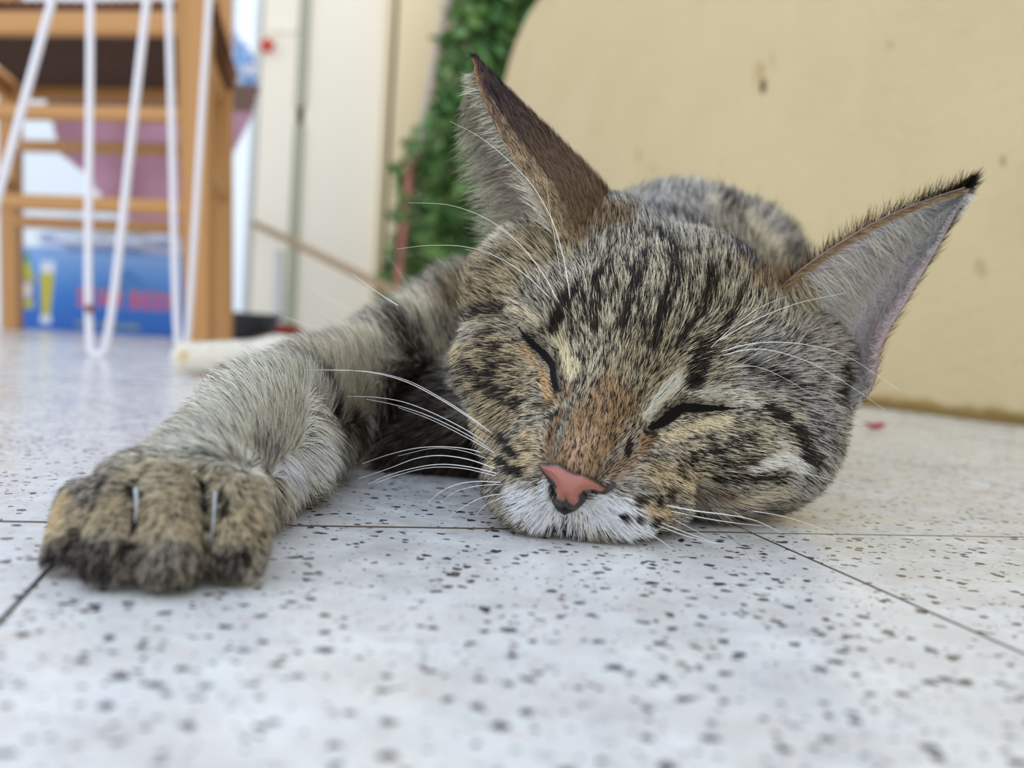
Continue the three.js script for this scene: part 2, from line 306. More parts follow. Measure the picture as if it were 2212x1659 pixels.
// ------------------------------------------------------------------ chair with rush seat, and things around it
const CH = (() => {
  const FR = V((428 - CX) / FPX * 1.45, 0, -1.45), RR = V((478 - CX) / FPX * 1.85, 0, -1.85), RL = V((22 - CX) / FPX * 1.93, 0, -1.93), FL = FR.clone().add(RL).sub(RR);
  const t = thing('wooden_chair', 'orange brown wooden chair with a woven rush seat', 'chair', [(FR.x + RL.x) / 2, 0, (FR.z + RL.z) / 2]);
  const L = (p, y) => p.clone().setY(y).sub(t.position).add(V(-0.06 * y, 0, 0));   // the legs splay a little
  const grain = noiseTex(256, (p, q, u, v) => 0.5 + 0.35 * noise(p * 9, q * 9, u * 0.8 + v) + 0.15 * noise(p * 24, q * 24, v * 2));
  const wood = std('#bf8a4e', 0.5, { bumpMap: grain, bumpScale: 0.0003 });
  const leg = (p, top, w0, w1, lean) => { const q = new THREE.CylinderGeometry(w1 * 0.7071, w0 * 0.7071, top, 4, 1).rotateY(Math.PI / 4); q.translate(0, top / 2, 0); const a = q.attributes.position; for (let i = 0; i < a.count; i++) a.setXYZ(i, a.getX(i) - 0.06 * a.getY(i), a.getY(i), a.getZ(i) - lean * a.getY(i)); q.computeVertexNormals(); q.rotateY(0.05); const o = L(p, 0); return q.translate(o.x, 0, o.z); };
  const sh = 0.491;
  part('leg', leg(FR, sh + 0.01, 0.032, 0.042, 0), wood, t); part('leg', leg(FL, sh + 0.01, 0.032, 0.042, 0), wood, t);
  part('leg', leg(RR, sh + 0.44, 0.03, 0.036, 0.03), wood, t); part('leg', leg(RL, sh + 0.44, 0.03, 0.036, 0.03), wood, t);
  const bar = (name, a, b, y, hgt, dep, y2 = y) => {
    const p = L(a, y), q = L(b, y2), len = p.distanceTo(q), g = new RoundedBoxGeometry(len, hgt, dep, 2, Math.min(hgt, dep) * 0.3), m = new THREE.Matrix4().lookAt(V(), q.clone().sub(p).applyAxisAngle(V(0, 1, 0), Math.PI / 2), V(0, 1, 0));
    g.applyMatrix4(m); g.translate((p.x + q.x) / 2, (p.y + q.y) / 2, (p.z + q.z) / 2); return part(name, g, wood, t);
  };
  bar('seat_rail', FR, FL, 0.462, 0.034, 0.024); bar('seat_rail', RR, RL, 0.456, 0.034, 0.022); bar('seat_rail', FR, RR, 0.456, 0.034, 0.022); bar('seat_rail', FL, RL, 0.456, 0.034, 0.022);
  for (const [y, a, b] of [[0.334, FR, FL], [0.202, FR, FL], [0.352, RR, RL], [0.208, RR, RL], [0.275, FR, RR], [0.275, FL, RL]]) bar('rung', a, b, y, 0.022, 0.02);
  bar('back_slat', RR.clone().add(V(0, 0, -0.02)), RL.clone().add(V(0, 0, -0.02)), 0.88, 0.07, 0.018); bar('back_slat', RR.clone().add(V(0, 0, -0.02)), RL.clone().add(V(0, 0, -0.02)), 0.72, 0.05, 0.018);
  // woven rush: cords wrapped round the frame in four triangles
  const cords = [], up = sh + 0.006, lo = sh - 0.02, cs = [FL, FR, RR, RL].map((p) => L(p, 0)), mid = cs.reduce((a, b) => a.add(b.clone().multiplyScalar(0.25)), V());
  for (let e = 0; e < 4; e++) {
    const a = cs[e], b = cs[(e + 1) % 4];
    for (let k = 0; k < 26; k++) {
      const f = (k + 0.5) / 27, o = a.clone().lerp(b, f), q = o.clone().lerp(mid, 0.98 - Math.abs(f - 0.5) * 0.1), in2 = o.clone().add(q.clone().sub(o).multiplyScalar(Math.min(1, 2 * Math.min(f, 1 - f) + 0.02)));
      cords.push(taperTube([in2.clone().setY(lo - 0.004), o.clone().lerp(in2, 0.06).setY(lo), o.clone().setY((lo + up) / 2), o.clone().lerp(in2, 0.06).setY(up), in2.clone().setY(up - 0.006)], 0.0068, 0.0068, 5));
    }
  }
  { const g = new THREE.BufferGeometry(), q = cs.map((p) => p.clone().lerp(mid, 0.04)), P = []; for (const y of [sh - 0.03, sh - 0.026]) for (const p of q) P.push(p.x, y, p.z); g.setAttribute('position', new THREE.Float32BufferAttribute(P, 3)); g.setIndex([0, 1, 2, 0, 2, 3, 4, 6, 5, 4, 7, 6]); g.computeVertexNormals(); part('seat_filling', g, std('#4c3222', 0.95, { side: THREE.DoubleSide }), t); }
  const rush = part('rush_seat', mergeGeometries(cords), std('#8a5a3c', 0.9), t);
  return { t, FR, FL, RR, RL };
})();
// cloth hanging over the chair's rear edge: pale blue and white flowers on top, pink below
{
  const d = 2.02, out = [[60, 120], [220, 150], [420, 120], [500, 60], [548, 118], [560, 190], [545, 250], [500, 340], [474, 470], [430, 520], [360, 508], [295, 480], [232, 440], [180, 372], [128, 330], [112, 262], [92, 200]];
  const inside = (x, y) => { let c = false; for (let i = 0, j = out.length - 1; i < out.length; j = i++) { const [a, b] = out[i], [p, q] = out[j]; if ((b > y) !== (q > y) && x < (p - a) * (y - b) / (q - b) + a) c = !c; } return c; };
  const nx = 100, ny = 90, P = [], C = [], I = [], id = new Map();
  const vert = (i, j) => { const k = i * 1000 + j; if (!id.has(k)) { const x = 40 + i * 5.4, y = 50 + j * 5.4, w = 0.016 * Math.sin(x / 26 + y / 190) + 0.012 * noise(x / 90, y / 140, 3), p = W(x, y, d + w + (x > 470 ? (x - 470) * -0.0007 : 0)); id.set(k, P.length / 3); P.push(p.x, p.y, p.z);
    const fl = noise(x / 22, y / 18, 4), top = sstep(255, 232, y - (x > 440 ? 0 : -0)) , c = x > 470 && y < 182 ? (fl > 0.15 ? rgb(236, 236, 250) : rgb(120, 176, 232)) : top > 0.5 ? (fl > 0.35 ? rgb(150, 96, 104) : fl > -0.1 ? rgb(120, 116, 96) : rgb(132, 104, 92)) : rgb(206, 160, 182); C.push(...c); } return id.get(k); };
  for (let i = 0; i < nx; i++) for (let j = 0; j < ny; j++) if (inside(42.7 + i * 5.4, 52.7 + j * 5.4)) { const a = vert(i, j), b = vert(i + 1, j), c = vert(i + 1, j + 1), e = vert(i, j + 1); I.push(a, e, b, b, e, c); }
  const g = new THREE.BufferGeometry(); g.setAttribute('position', new THREE.Float32BufferAttribute(P, 3)); g.setAttribute('color', new THREE.Float32BufferAttribute(C, 3)); g.setIndex(I); g.computeVertexNormals();
  single('cloth', g, new THREE.MeshStandardMaterial({ vertexColors: true, roughness: 0.95, side: THREE.DoubleSide }), 'pink and floral cloth hanging over the rear of the wooden chair', 'cloth');
}
// blue drinks carton
{
  const a = W(14, 702, 2.15).setY(0), b = W(392, 731, 2.15).setY(0), w = a.distanceTo(b), h = 0.172, dep = 0.24, turn = Math.atan2(-(b.z - a.z), b.x - a.x);
  const n = V(0, 0, -1).applyAxisAngle(V(0, 1, 0), turn), mid = a.clone().add(b).multiplyScalar(0.5).addScaledVector(n, dep / 2);
  const t = thing('drinks_carton', 'blue drinks carton printed with bottle and glass under the chair', 'carton', [mid.x, 0, mid.z], turn);
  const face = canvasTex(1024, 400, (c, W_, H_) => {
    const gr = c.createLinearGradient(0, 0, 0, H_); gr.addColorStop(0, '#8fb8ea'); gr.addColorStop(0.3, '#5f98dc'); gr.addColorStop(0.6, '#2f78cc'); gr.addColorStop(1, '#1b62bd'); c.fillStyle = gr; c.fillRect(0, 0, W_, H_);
    c.fillStyle = '#4b86c6'; c.beginPath(); c.moveTo(430, 190); c.lineTo(560, 150); c.lineTo(700, 70); c.lineTo(820, 150); c.lineTo(980, 190); c.lineTo(980, 210); c.lineTo(430, 210); c.fill();
    // bottle
    c.fillStyle = '#2f8f62'; c.fillRect(88, 30, 34, 40); c.fillStyle = '#b9b41c'; c.beginPath(); c.moveTo(92, 66); c.lineTo(118, 66); c.bezierCurveTo(120, 100, 150, 110, 152, 160); c.lineTo(152, 300); c.lineTo(58, 300); c.lineTo(58, 160); c.bezierCurveTo(60, 110, 90, 100, 92, 66); c.fill();
    c.fillStyle = '#c9bdc6'; c.beginPath(); c.ellipse(105, 210, 44, 50, 0, 0, 7); c.fill(); c.strokeStyle = '#2c477c'; c.lineWidth = 7; c.stroke(); c.fillStyle = '#e8dcc0'; c.beginPath(); c.ellipse(105, 205, 24, 24, 0, 0, 7); c.fill();
    // glass
    c.fillStyle = '#dfe6ee'; c.fillRect(186, 60, 82, 60); c.fillStyle = '#c7bd22'; c.beginPath(); c.moveTo(186, 118); c.lineTo(268, 118); c.lineTo(250, 330); c.lineTo(204, 330); c.fill(); c.fillStyle = '#dfe6ee'; c.fillRect(196, 330, 62, 40);
    c.fillStyle = '#d9344c'; c.font = 'bold 118px sans-serif'; c.fillText('STAR BEER', 400, 270); c.strokeStyle = '#e9b0c0'; c.lineWidth = 2; c.strokeText('STAR BEER', 400, 270);
    c.fillStyle = '#c2c66a'; c.font = 'bold 30px sans-serif'; c.fillText('PRODUCT OF LAGER BREW', 400, 372);
  });
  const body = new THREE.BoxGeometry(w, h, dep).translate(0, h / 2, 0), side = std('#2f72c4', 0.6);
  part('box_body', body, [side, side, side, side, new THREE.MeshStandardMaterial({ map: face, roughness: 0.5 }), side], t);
  part('flap', box(w, 0.003, dep * 0.5, 0, 0, -dep * 0.25).rotateX(-0.5).translate(0, h + 0.001, dep / 2 - 0.0), side, t);
  // white plastic bag lying on top
  const g = new THREE.SphereGeometry(1, 64, 32), q = g.attributes.position;
  for (let i = 0; i < q.count; i++) { const v = V().fromBufferAttribute(q, i), k = 1 + 0.16 * noise(v.x * 2.2, v.y * 2.2, v.z * 2.2) + 0.06 * noise(v.x * 6, v.y * 6, v.z * 6); q.setXYZ(i, v.x * k * w * 0.46, Math.max(-0.02, v.y * k * 0.07), v.z * k * dep * 0.42); }
  g.computeVertexNormals();
  const bag = single('plastic_bag', g, std('#cfd8e2', 0.4), 'crumpled white plastic bag lying on top of the blue carton', 'bag');
  bag.position.set(mid.x, h + 0.022, mid.z); bag.rotation.y = turn;
}
// white wire stand with hairpin legs
{
  const base = G(210, 772), d0 = -base.z, t = thing('wire_stand', 'white metal stand with thin hairpin legs in front of chair', 'stand', [base.x, 0, base.z]);
  const m = std('#ebe7ec', 0.35), rust = std('#8a5a44', 0.8);
  const ptsOf = (list) => list.map(([x, y, d]) => W(x, y, d).sub(t.position));
  const TOP = 0.62;
  const hairpin = (up1, up2, foot1, foot2, dd) => {   // two rods and the bend between them
    const a = W(...foot1, dd), b = W(...foot2, dd), r = 0.0040; a.y = b.y = r;
    const end = (p, q, d) => { const s = W(...q, d), k = (TOP - p.y) / (s.y - p.y); return p.clone().add(s.sub(p).multiplyScalar(k)); };
    const A = end(a, up1, dd + 0.03), B = end(b, up2, dd - 0.02);
    const c = [A, A.clone().lerp(a, 0.5), a.clone().lerp(A, 0.03), a.clone().lerp(b, 0.2), b.clone().lerp(a, 0.2), b.clone().lerp(B, 0.03), B.clone().lerp(b, 0.5), B].map((p) => p.sub(t.position));
    part('hairpin_leg', taperTube(catmull(c, 60), r, r, 10), m, t);
    return [c[0], c[7]];
  };
  const tops = [...hairpin([195, 0], [318, 0], [193, 766], [228, 770], d0), ...hairpin([364, 0], [452, 0], [384, 772], [402, 772], d0 + 0.13), ...hairpin([-60, 0], [113, 0], [-142, 790], [-100, 790], d0 - 0.06)];
  const rest = (a, k) => part('rust_band', taperTube([0, 0.5, 1].map((f) => a(k + f * 0.02)), 0.0044, 0.0044, 10), rust, t);
  const rod = (x0, y0, x1, y1) => (f) => W(lerp(x0, x1, f), lerp(y0, y1, f), d0 - 0.0005).sub(t.position);
  rest(rod(195, 0, 193, 766), 0.86);
  const ring = []; for (let k = 0; k <= 48; k++) ring.push(V(0, TOP, 0).sub(V(0, 0, 0)).add(V(0.14 * Math.cos(k / 48 * 6.2832) - 0.03, 0, 0.14 * Math.sin(k / 48 * 6.2832) - 0.05)));
  part('top_ring', taperTube(ring, 0.006, 0.006, 8), m, t);
  for (const p of tops) part('top_stay', taperTube([p, p.clone().lerp(ring[0], 0.0), V(-0.03, TOP, -0.05)].map((q) => q.clone().setY(TOP)), 0.005, 0.005, 8), m, t);
}
// ------------------------------------------------------------------ the cat
const cat = thing('tabby_cat', 'grey brown tabby cat asleep with its chin on the floor and one foreleg stretched out', 'cat');
const groups = { head: [], torso: [], arm: [], hind: [] };
function ball(g, px, py, d, r, k = 0.008) { const p = W(px, py, d); groups[g].push([p.x, p.y, p.z, p.x, p.y, p.z, r, r, k]); }
function cone(g, a, b, k = 0.008) { const p = W(a[0], a[1], a[2]), q = W(b[0], b[1], b[2]); groups[g].push([p.x, p.y, p.z, q.x, q.y, q.z, a[3], b[3], k]); }
function chain(g, list, k) { for (let i = 1; i < list.length; i++) cone(g, list[i - 1], list[i], k); }
// skull, brows, cheeks, jaws, muzzle
ball('head', 1432, 770, 0.288, 0.0340);
ball('head', 1372, 745, 0.264, 0.0240, 0.012);
ball('head', 1490, 690, 0.283, 0.0225, 0.012);
ball('head', 1290, 640, 0.283, 0.0200, 0.012);
cone('head', [1200, 690, 0.264, 0.0115], [1130, 650, 0.276, 0.013], 0.010);
cone('head', [1460, 810, 0.259, 0.0115], [1600, 790, 0.270, 0.015], 0.010);
ball('head', 1140, 790, 0.266, 0.0125, 0.006);
ball('head', 1100, 800, 0.274, 0.0150, 0.010);
ball('head', 1490, 905, 0.262, 0.0130, 0.006);
ball('head', 1672, 925, 0.279, 0.0185, 0.012);
ball('head', 1700, 800, 0.292, 0.0190, 0.012);
ball('head', 1120, 640, 0.292, 0.0170, 0.012);
ball('head', 1555, 1000, 0.264, 0.0150, 0.012);
ball('head', 1640, 985, 0.276, 0.0150, 0.010);
ball('head', 1145, 935, 0.262, 0.0130, 0.012);
chain('head', [[1243, 1020, 0.2265, 0.0064], [1290, 925, 0.2385, 0.0088], [1330, 830, 0.2515, 0.0130], [1360, 740, 0.2620, 0.0180]], 0.008);
cone('head', [1165, 1010, 0.2395, 0.0075], [1195, 900, 0.2510, 0.0100], 0.008);
cone('head', [1352, 1030, 0.2375, 0.0080], [1408, 960, 0.2515, 0.0100], 0.008);
cone('head', [1292, 545, 0.285, 0.0160], [1190, 560, 0.284, 0.0120], 0.012);
ball('head', 1162, 1078, 0.2345, 0.0090, 0.005);
ball('head', 1332, 1088, 0.2335, 0.0105, 0.005);
ball('head', 1410, 1080, 0.2440, 0.0095, 0.008);
ball('head', 1120, 1040, 0.2430, 0.0085, 0.008);
ball('head', 1238, 1048, 0.2230, 0.0045, 0.004);
cone('head', [1225, 1125, 0.2310, 0.0052], [1300, 1125, 0.2330, 0.0056], 0.004);
// neck, chest, shoulders, back, hips
chain('torso', [[1400, 790, 0.315, 0.036], [1390, 740, 0.37, 0.044], [1455, 690, 0.435, 0.051], [1370, 700, 0.55, 0.058], [1260, 700, 0.68, 0.054]], 0.02);
chain('torso', [[1330, 740, 0.39, 0.040], [1030, 730, 0.375, 0.020]], 0.014);
ball('torso', 1080, 880, 0.355, 0.026, 0.02);
ball('torso', 1612, 575, 0.45, 0.0215, 0.02);
chain('torso', [[790, 965, 0.338, 0.013], [900, 950, 0.335, 0.016], [1010, 930, 0.335, 0.022]], 0.01);
// stretched foreleg, paw and toes
chain('arm', [[1015, 690, 0.372, 0.0185], [860, 778, 0.347, 0.0150], [735, 838, 0.318, 0.0135], [672, 850, 0.298, 0.0128], [560, 910, 0.245, 0.0122], [440, 1040, 0.204, 0.0112], [375, 1100, 0.190, 0.0112]], 0.006);
chain('arm', [[700, 930, 0.300, 0.0120], [600, 985, 0.250, 0.0098], [500, 1090, 0.212, 0.0088]], 0.008);
cone('arm', [300, 1085, 0.1885, 0.0098], [440, 1075, 0.1900, 0.0108], 0.005);
for (const [x, y, d, x2, y2, d2, r] of [[186, 1095, 0.1840, 158, 1205, 0.1730, 0.0055], [268, 1075, 0.1800, 240, 1212, 0.1660, 0.0053], [372, 1070, 0.1790, 364, 1212, 0.1650, 0.0056], [515, 1075, 0.1830, 508, 1195, 0.1725, 0.0056]]) cone('arm', [x, y, d, r], [x2, y2, d2, r], 0.0018);
// hind leg and foot lying out to the side
chain('hind', [[1200, 730, 0.70, 0.040], [800, 770, 0.74, 0.022], [600, 770, 0.765, 0.0140], [414, 775, 0.775, 0.0128]], 0.01);
for (const y of [764, 790]) ball('hind', 398, y, 0.775, 0.0082, 0.006);
const PR = Object.fromEntries(Object.entries(groups).map(([k, v]) => [k, Float64Array.from(v.flat())]));
const slitR = [[1400, 925], [1425, 912], [1449, 890], [1475, 878], [1510, 880], [1550, 881], [1588, 882]];
const slitL = [[1120, 706], [1140, 735], [1165, 758], [1188, 782], [1196, 812], [1203, 840]];
const mouth = [[1220, 1108], [1218, 1130], [1219, 1158]];
let cuts = new Float64Array(0);
function groupSdf(A, x, y, z) {
  let m = 1;
  for (let i = 0; i < A.length; i += 9) {
    const bx = A[i + 3] - A[i], by = A[i + 4] - A[i + 1], bz = A[i + 5] - A[i + 2], px = x - A[i], py = y - A[i + 1], pz = z - A[i + 2], bb = bx * bx + by * by + bz * bz;
    let t = bb > 0 ? (px * bx + py * by + pz * bz) / bb : 0; t = t < 0 ? 0 : t > 1 ? 1 : t;
    const dx = px - bx * t, dy = py - by * t, dz = pz - bz * t, d = Math.sqrt(dx * dx + dy * dy + dz * dz) - (A[i + 6] + (A[i + 7] - A[i + 6]) * t), k = A[i + 8];
    const h = k - Math.abs(m - d);
    m = Math.min(m, d) - (h > 0 ? h * h / (4 * k) : 0);
  }
  return m;
}
const smin = (a, b, k) => { const h = Math.max(k - Math.abs(a - b), 0); return Math.min(a, b) - h * h / (4 * k); };
function sdf(x, y, z) {
  let h = groupSdf(PR.head, x, y, z);
  if (cuts.length && h < 0.006) { const c = groupSdf(cuts, x, y, z); h = -smin(-h, c, 0.0016); }
  let d = smin(h, groupSdf(PR.torso, x, y, z), 0.014);
  d = smin(d, groupSdf(PR.arm, x, y, z), 0.004);
  d = smin(d, groupSdf(PR.hind, x, y, z), 0.01);
  return Math.max(d, 0.0012 - y);
}
const sdfv = (p) => sdf(p.x, p.y, p.z), E = 0.0006;
function grad(p, out) { out.set(sdf(p.x + E, p.y, p.z) - sdf(p.x - E, p.y, p.z), sdf(p.x, p.y + E, p.z) - sdf(p.x, p.y - E, p.z), sdf(p.x, p.y, p.z + E) - sdf(p.x, p.y, p.z - E)); return out.normalize(); }
function hit(px, py) {
  const r = ray(px, py).normalize(), p = camera.position.clone().addScaledVector(r, 0.1);
  for (let i = 0; i < 220; i++) { const d = sdfv(p); if (d < 0.00003) return p; p.addScaledVector(r, Math.max(d * 0.75, 0.00002)); if (p.z < -1.1) return null; }
  return p;
}
{ // closed eyes and mouth are real furrows
  const list = [];
  for (const [line, r] of [[slitR, 0.0012], [slitL, 0.0012], [mouth, 0.0006]]) { const h = line.map(([x, y]) => { const q = hit(x, y); if (!q) console.log("cut missed", x, y); return q; }).filter(Boolean); for (let i = 1; i < h.length; i++) list.push([h[i - 1].x, h[i - 1].y, h[i - 1].z, h[i].x, h[i].y, h[i].z, r, r, 0.0004]); }
  cuts = Float64Array.from(list.flat());
}
// --- coat: layers of marks painted on the skin in 3-D, [points], radius in pixels at that spot, dark share D, colour of the pale hairs
const CREAM = [212, 199, 168], GREY = [192, 186, 174], WHITE = [238, 236, 232], BUFF = [200, 180, 142], TAN = [178, 142, 102], RUST = [160, 122, 80];
const layers = [];
function paint(pts, rpx, D, col, a = 1, inner = 0.35) {
  const q = pts.map(([x, y]) => hit(x, y)).filter(Boolean);
  if (!q.length) { console.log('paint missed', pts[0]); return; }
  const r = rpx * -q[0].z / FPX, lo = V(9, 9, 9), hi = V(-9, -9, -9); q.forEach((p) => { lo.min(p); hi.max(p); });
  layers.push({ q, r, inner: r * inner, D, col: col && rgb(...col), a, lo: lo.subScalar(r * 1.3), hi: hi.addScalar(r * 1.3) });
}
const mark = (pts, r, D = 0.92, a = 1) => paint(pts, r * 1.35, D + 0.05, null, a, 0.35);
// body
paint([[1340, 430], [1480, 415], [1600, 450], [1700, 530]], 200, 0.45, GREY);
paint([[1650, 520], [1560, 450]], 60, 0.15, [214, 202, 176]);
mark([[1570, 430], [1575, 480]], 26, 0.75); mark([[1430, 400], [1500, 440]], 24, 0.7); mark([[1720, 545], [1690, 560]], 26, 0.7);
// foreleg
paint([[1000, 600], [880, 700], [740, 790]], 190, 0.18, [230, 216, 188]);
paint([[660, 800], [560, 890], [470, 970]], 190, 0.19, [236, 226, 204]);
paint([[700, 1000], [620, 1060]], 80, 0.10, [236, 228, 214], 0.9);
mark([[640, 775], [690, 800], [712, 850], [720, 900]], 26, 0.85);
mark([[830, 690], [868, 730], [900, 790], [920, 850]], 50, 0.8);
mark([[960, 640], [940, 700]], 30, 0.5);
paint([[880, 870], [900, 950], [880, 1010], [960, 1000]], 120, 0.92, [110, 88, 66]);  // chest recess behind the foreleg: dark fur, its enclosed shade painted in too
paint([[760, 900], [770, 980]], 40, 0.75, [130, 110, 84]);
mark([[350, 925], [440, 925], [560, 965], [620, 985]], 20, 0.52); mark([[400, 875], [500, 880], [610, 925]], 14, 0.42); mark([[320, 985], [420, 980], [520, 1000], [600, 1020]], 18, 0.5); mark([[560, 940], [600, 960]], 18, 0.5);
// paw
paint([[300, 1040], [400, 1040], [520, 1060]], 120, 0.30, [206, 190, 156]);
paint([[130, 1130], [360, 1120], [520, 1130]], 100, 0.32, [206, 186, 148]);
paint([[110, 1130], [130, 1080]], 40, 0.15, [214, 186, 140]);
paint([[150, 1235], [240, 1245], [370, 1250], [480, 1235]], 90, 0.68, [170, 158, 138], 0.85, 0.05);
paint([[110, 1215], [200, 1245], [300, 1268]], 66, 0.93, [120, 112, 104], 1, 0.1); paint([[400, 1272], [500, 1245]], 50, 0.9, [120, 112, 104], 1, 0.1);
mark([[215, 1045], [195, 1100], [165, 1160]], 24, 0.85); mark([[150, 1190], [230, 1200], [280, 1210]], 36, 0.8);
mark([[280, 1058], [302, 1076]], 15, 1); mark([[294, 1090], [288, 1180], [290, 1260]], 10, 1);
mark([[437, 1050], [441, 1110], [446, 1180], [452, 1250]], 14, 0.97); mark([[472, 1066], [486, 1090], [484, 1112]], 12, 1);
mark([[500, 1215], [530, 1200]], 26, 0.85); mark([[575, 1050], [580, 1090]], 14, 0.55);
paint([[600, 1010], [640, 1060]], 40, 0.1, WHITE, 0.8);
// hind foot
paint([[400, 775], [480, 772], [590, 770]], 120, 0.0, [250, 238, 216]);
paint([[392, 770]], 22, 0.02, [240, 214, 170]);
// head ground tone
paint([[1450, 620], [1360, 700], [1560, 700]], 330, 0.56, CREAM);
paint([[1050, 640], [1100, 560], [1180, 520]], 110, 0.40, [188, 170, 134]);
paint([[985, 620], [1010, 560], [1030, 600]], 80, 0.5, [184, 164, 126]);
paint([[1050, 780], [1080, 860]], 130, 0.42, BUFF);
paint([[1550, 960], [1680, 930]], 150, 0.44, CREAM);
paint([[1780, 900], [1790, 980], [1740, 1020]], 80, 0.52, GREY);
paint([[1760, 820], [1680, 760], [1640, 820]], 110, 0.48, GREY);
paint([[1690, 600], [1640, 590]], 50, 0.35, RUST, 0.7);
paint([[1330, 455], [1280, 470], [1200, 470], [1250, 490]], 62, 0.45, [158, 130, 90], 0.95);
paint([[1420, 455], [1510, 490], [1610, 545]], 46, 0.74, [168, 166, 164]);
paint([[1400, 760], [1380, 830]], 120, 0.50, [190, 174, 138]);
// nose, muzzle
paint([[1245, 990], [1280, 930], [1320, 860]], 95, 0.42, TAN);
paint([[1270, 945], [1262, 985]], 46, 0.34, [196, 160, 124]);
paint([[1176, 985], [1186, 940], [1205, 890]], 30, 0.36, RUST, 0.8);
paint([[1335, 1015], [1365, 985]], 34, 0.36, RUST, 0.7);
paint([[1180, 860], [1220, 850]], 34, 0.32, RUST, 0.8);
paint([[1395, 965], [1402, 935]], 34, 0.34, RUST, 0.9);
paint([[1120, 1000], [1130, 950]], 60, 0.36, [208, 186, 146]);
paint([[1420, 1030], [1500, 1050]], 60, 0.36, [208, 188, 150]);
paint([[1120, 1090], [1165, 1110], [1190, 1140]], 66, 0.10, WHITE);
paint([[1285, 1105], [1340, 1120], [1400, 1150]], 66, 0.05, WHITE);
paint([[1170, 1050], [1180, 1085]], 26, 0.06, WHITE);
paint([[1190, 1150], [1240, 1160], [1290, 1170]], 28, 0.42, [214, 210, 206]);
paint([[1410, 1100], [1450, 1110]], 34, 0.25, [214, 190, 150]);
paint([[1520, 1095], [1620, 1085], [1700, 1060]], 36, 0.2, [216, 202, 176]);
mark([[1585, 1068], [1575, 1075]], 12, 0.3); paint([[1582, 1070]], 16, 0.3, RUST);
// pale round the eyes
paint([[1405, 895], [1428, 862], [1460, 822]], 36, 0.08, [240, 228, 204]);
paint([[1500, 840], [1580, 850], [1640, 860]], 30, 0.24, [232, 222, 200]);
paint([[1232, 805], [1216, 755], [1196, 718]], 28, 0.10, [232, 212, 172]);
paint([[1150, 690], [1120, 668], [1100, 655]], 22, 0.22, [220, 204, 170]);
paint([[1440, 948], [1500, 925], [1580, 908]], 24, 0.16, [228, 206, 168]);
paint([[1180, 845], [1168, 800], [1135, 755]], 22, 0.18, [214, 176, 128]);
paint([[1020, 900], [1045, 950], [1060, 1000]], 30, 0.14, [220, 200, 158]);
paint([[1000, 720], [990, 770]], 24, 0.2, [214, 192, 150]);
paint([[1640, 1012], [1700, 990], [1735, 1012]], 22, 0.08, [236, 226, 208]);
paint([[1690, 955], [1722, 985]], 16, 0.2, [226, 216, 196]);
// dark tabby marks
for (const [p, r, D] of [
  [[[1292, 585], [1290, 640], [1284, 704]], 14, 0.94], [[[1398, 535], [1380, 590], [1358, 640], [1346, 700]], 13, 0.9], [[[1424, 498], [1454, 530], [1462, 566], [1446, 620], [1428, 690], [1412, 742]], 14, 0.92],
  [[[1540, 578], [1532, 626], [1504, 680], [1474, 732]], 14, 0.92], [[[1572, 550], [1566, 596]], 9, 0.85], [[[1322, 500], [1312, 560], [1330, 622]], 11, 0.85], [[[1604, 622], [1574, 690], [1546, 736]], 10, 0.8],
  [[[1226, 632], [1212, 668], [1195, 706]], 21, 1], [[[1520, 742], [1514, 780], [1504, 822]], 24, 1], [[[1250, 606], [1262, 664]], 8, 0.85], [[[1380, 640], [1392, 700], [1390, 740]], 9, 0.8], [[[1480, 560], [1490, 640]], 9, 0.8],
  [[[984, 692], [1020, 673], [1080, 665]], 13, 0.92], [[[1042, 718], [1062, 760], [1052, 800]], 22, 0.76], [[[1006, 800], [1056, 838], [1108, 872]], 20, 0.8], [[[1098, 780], [1110, 830]], 18, 0.62], [[[976, 745], [986, 800], [1010, 850]], 9, 0.75],
  [[[1584, 881], [1630, 888], [1660, 884]], 7, 0.7], [[[1670, 882], [1702, 902], [1732, 938], [1752, 982], [1768, 998]], 17, 1], [[[1500, 992], [1570, 962], [1640, 944]], 19, 0.74], [[[1470, 1012], [1560, 1002], [1640, 992]], 15, 0.72], [[[1558, 1036], [1620, 1030], [1694, 1034]], 14, 0.88],
  [[[1826, 800], [1828, 840], [1818, 866]], 22, 0.95], [[[1600, 780], [1660, 800], [1720, 830]], 14, 0.66], [[[1660, 700], [1720, 720]], 14, 0.62],
  [[[1076, 944], [1092, 956]], 9, 1], [[[1088, 968], [1110, 982]], 12, 1], [[[1070, 990], [1088, 1002]], 9, 1], [[[1092, 1008], [1114, 1024]], 10, 1], [[[1186, 896], [1198, 890]], 12, 1], [[[1366, 955], [1361, 978]], 12, 1], [[[1188, 930], [1182, 945]], 7, 0.75],
  [[[1384, 1086], [1390, 1084]], 13, 1], [[[1424, 1088], [1430, 1082]], 13, 1], [[[1450, 1072], [1454, 1068]], 13, 1], [[[1350, 1118], [1356, 1121]], 10, 1], [[[1378, 1122], [1386, 1122]], 10, 1], [[[1412, 1126], [1424, 1130]], 12, 1],
  [[[1166, 1002], [1206, 1004], [1236, 1021], [1276, 1030], [1312, 1050], [1330, 1042]], 7, 0.95], [[[1166, 990], [1168, 1010]], 5, 0.9], [[[1193, 1036], [1190, 1078], [1204, 1104]], 7, 0.85], [[[1262, 1070], [1290, 1068], [1312, 1060]], 8, 0.8], [[[1219, 1112], [1218, 1150]], 6, 0.85],
  [slitR, 7, 0.95], [slitL, 7, 0.95], [[[1398, 926], [1412, 935]], 14, 0.9], [[[1204, 842], [1204, 852]], 10, 0.9],
]) mark(p, r, D);
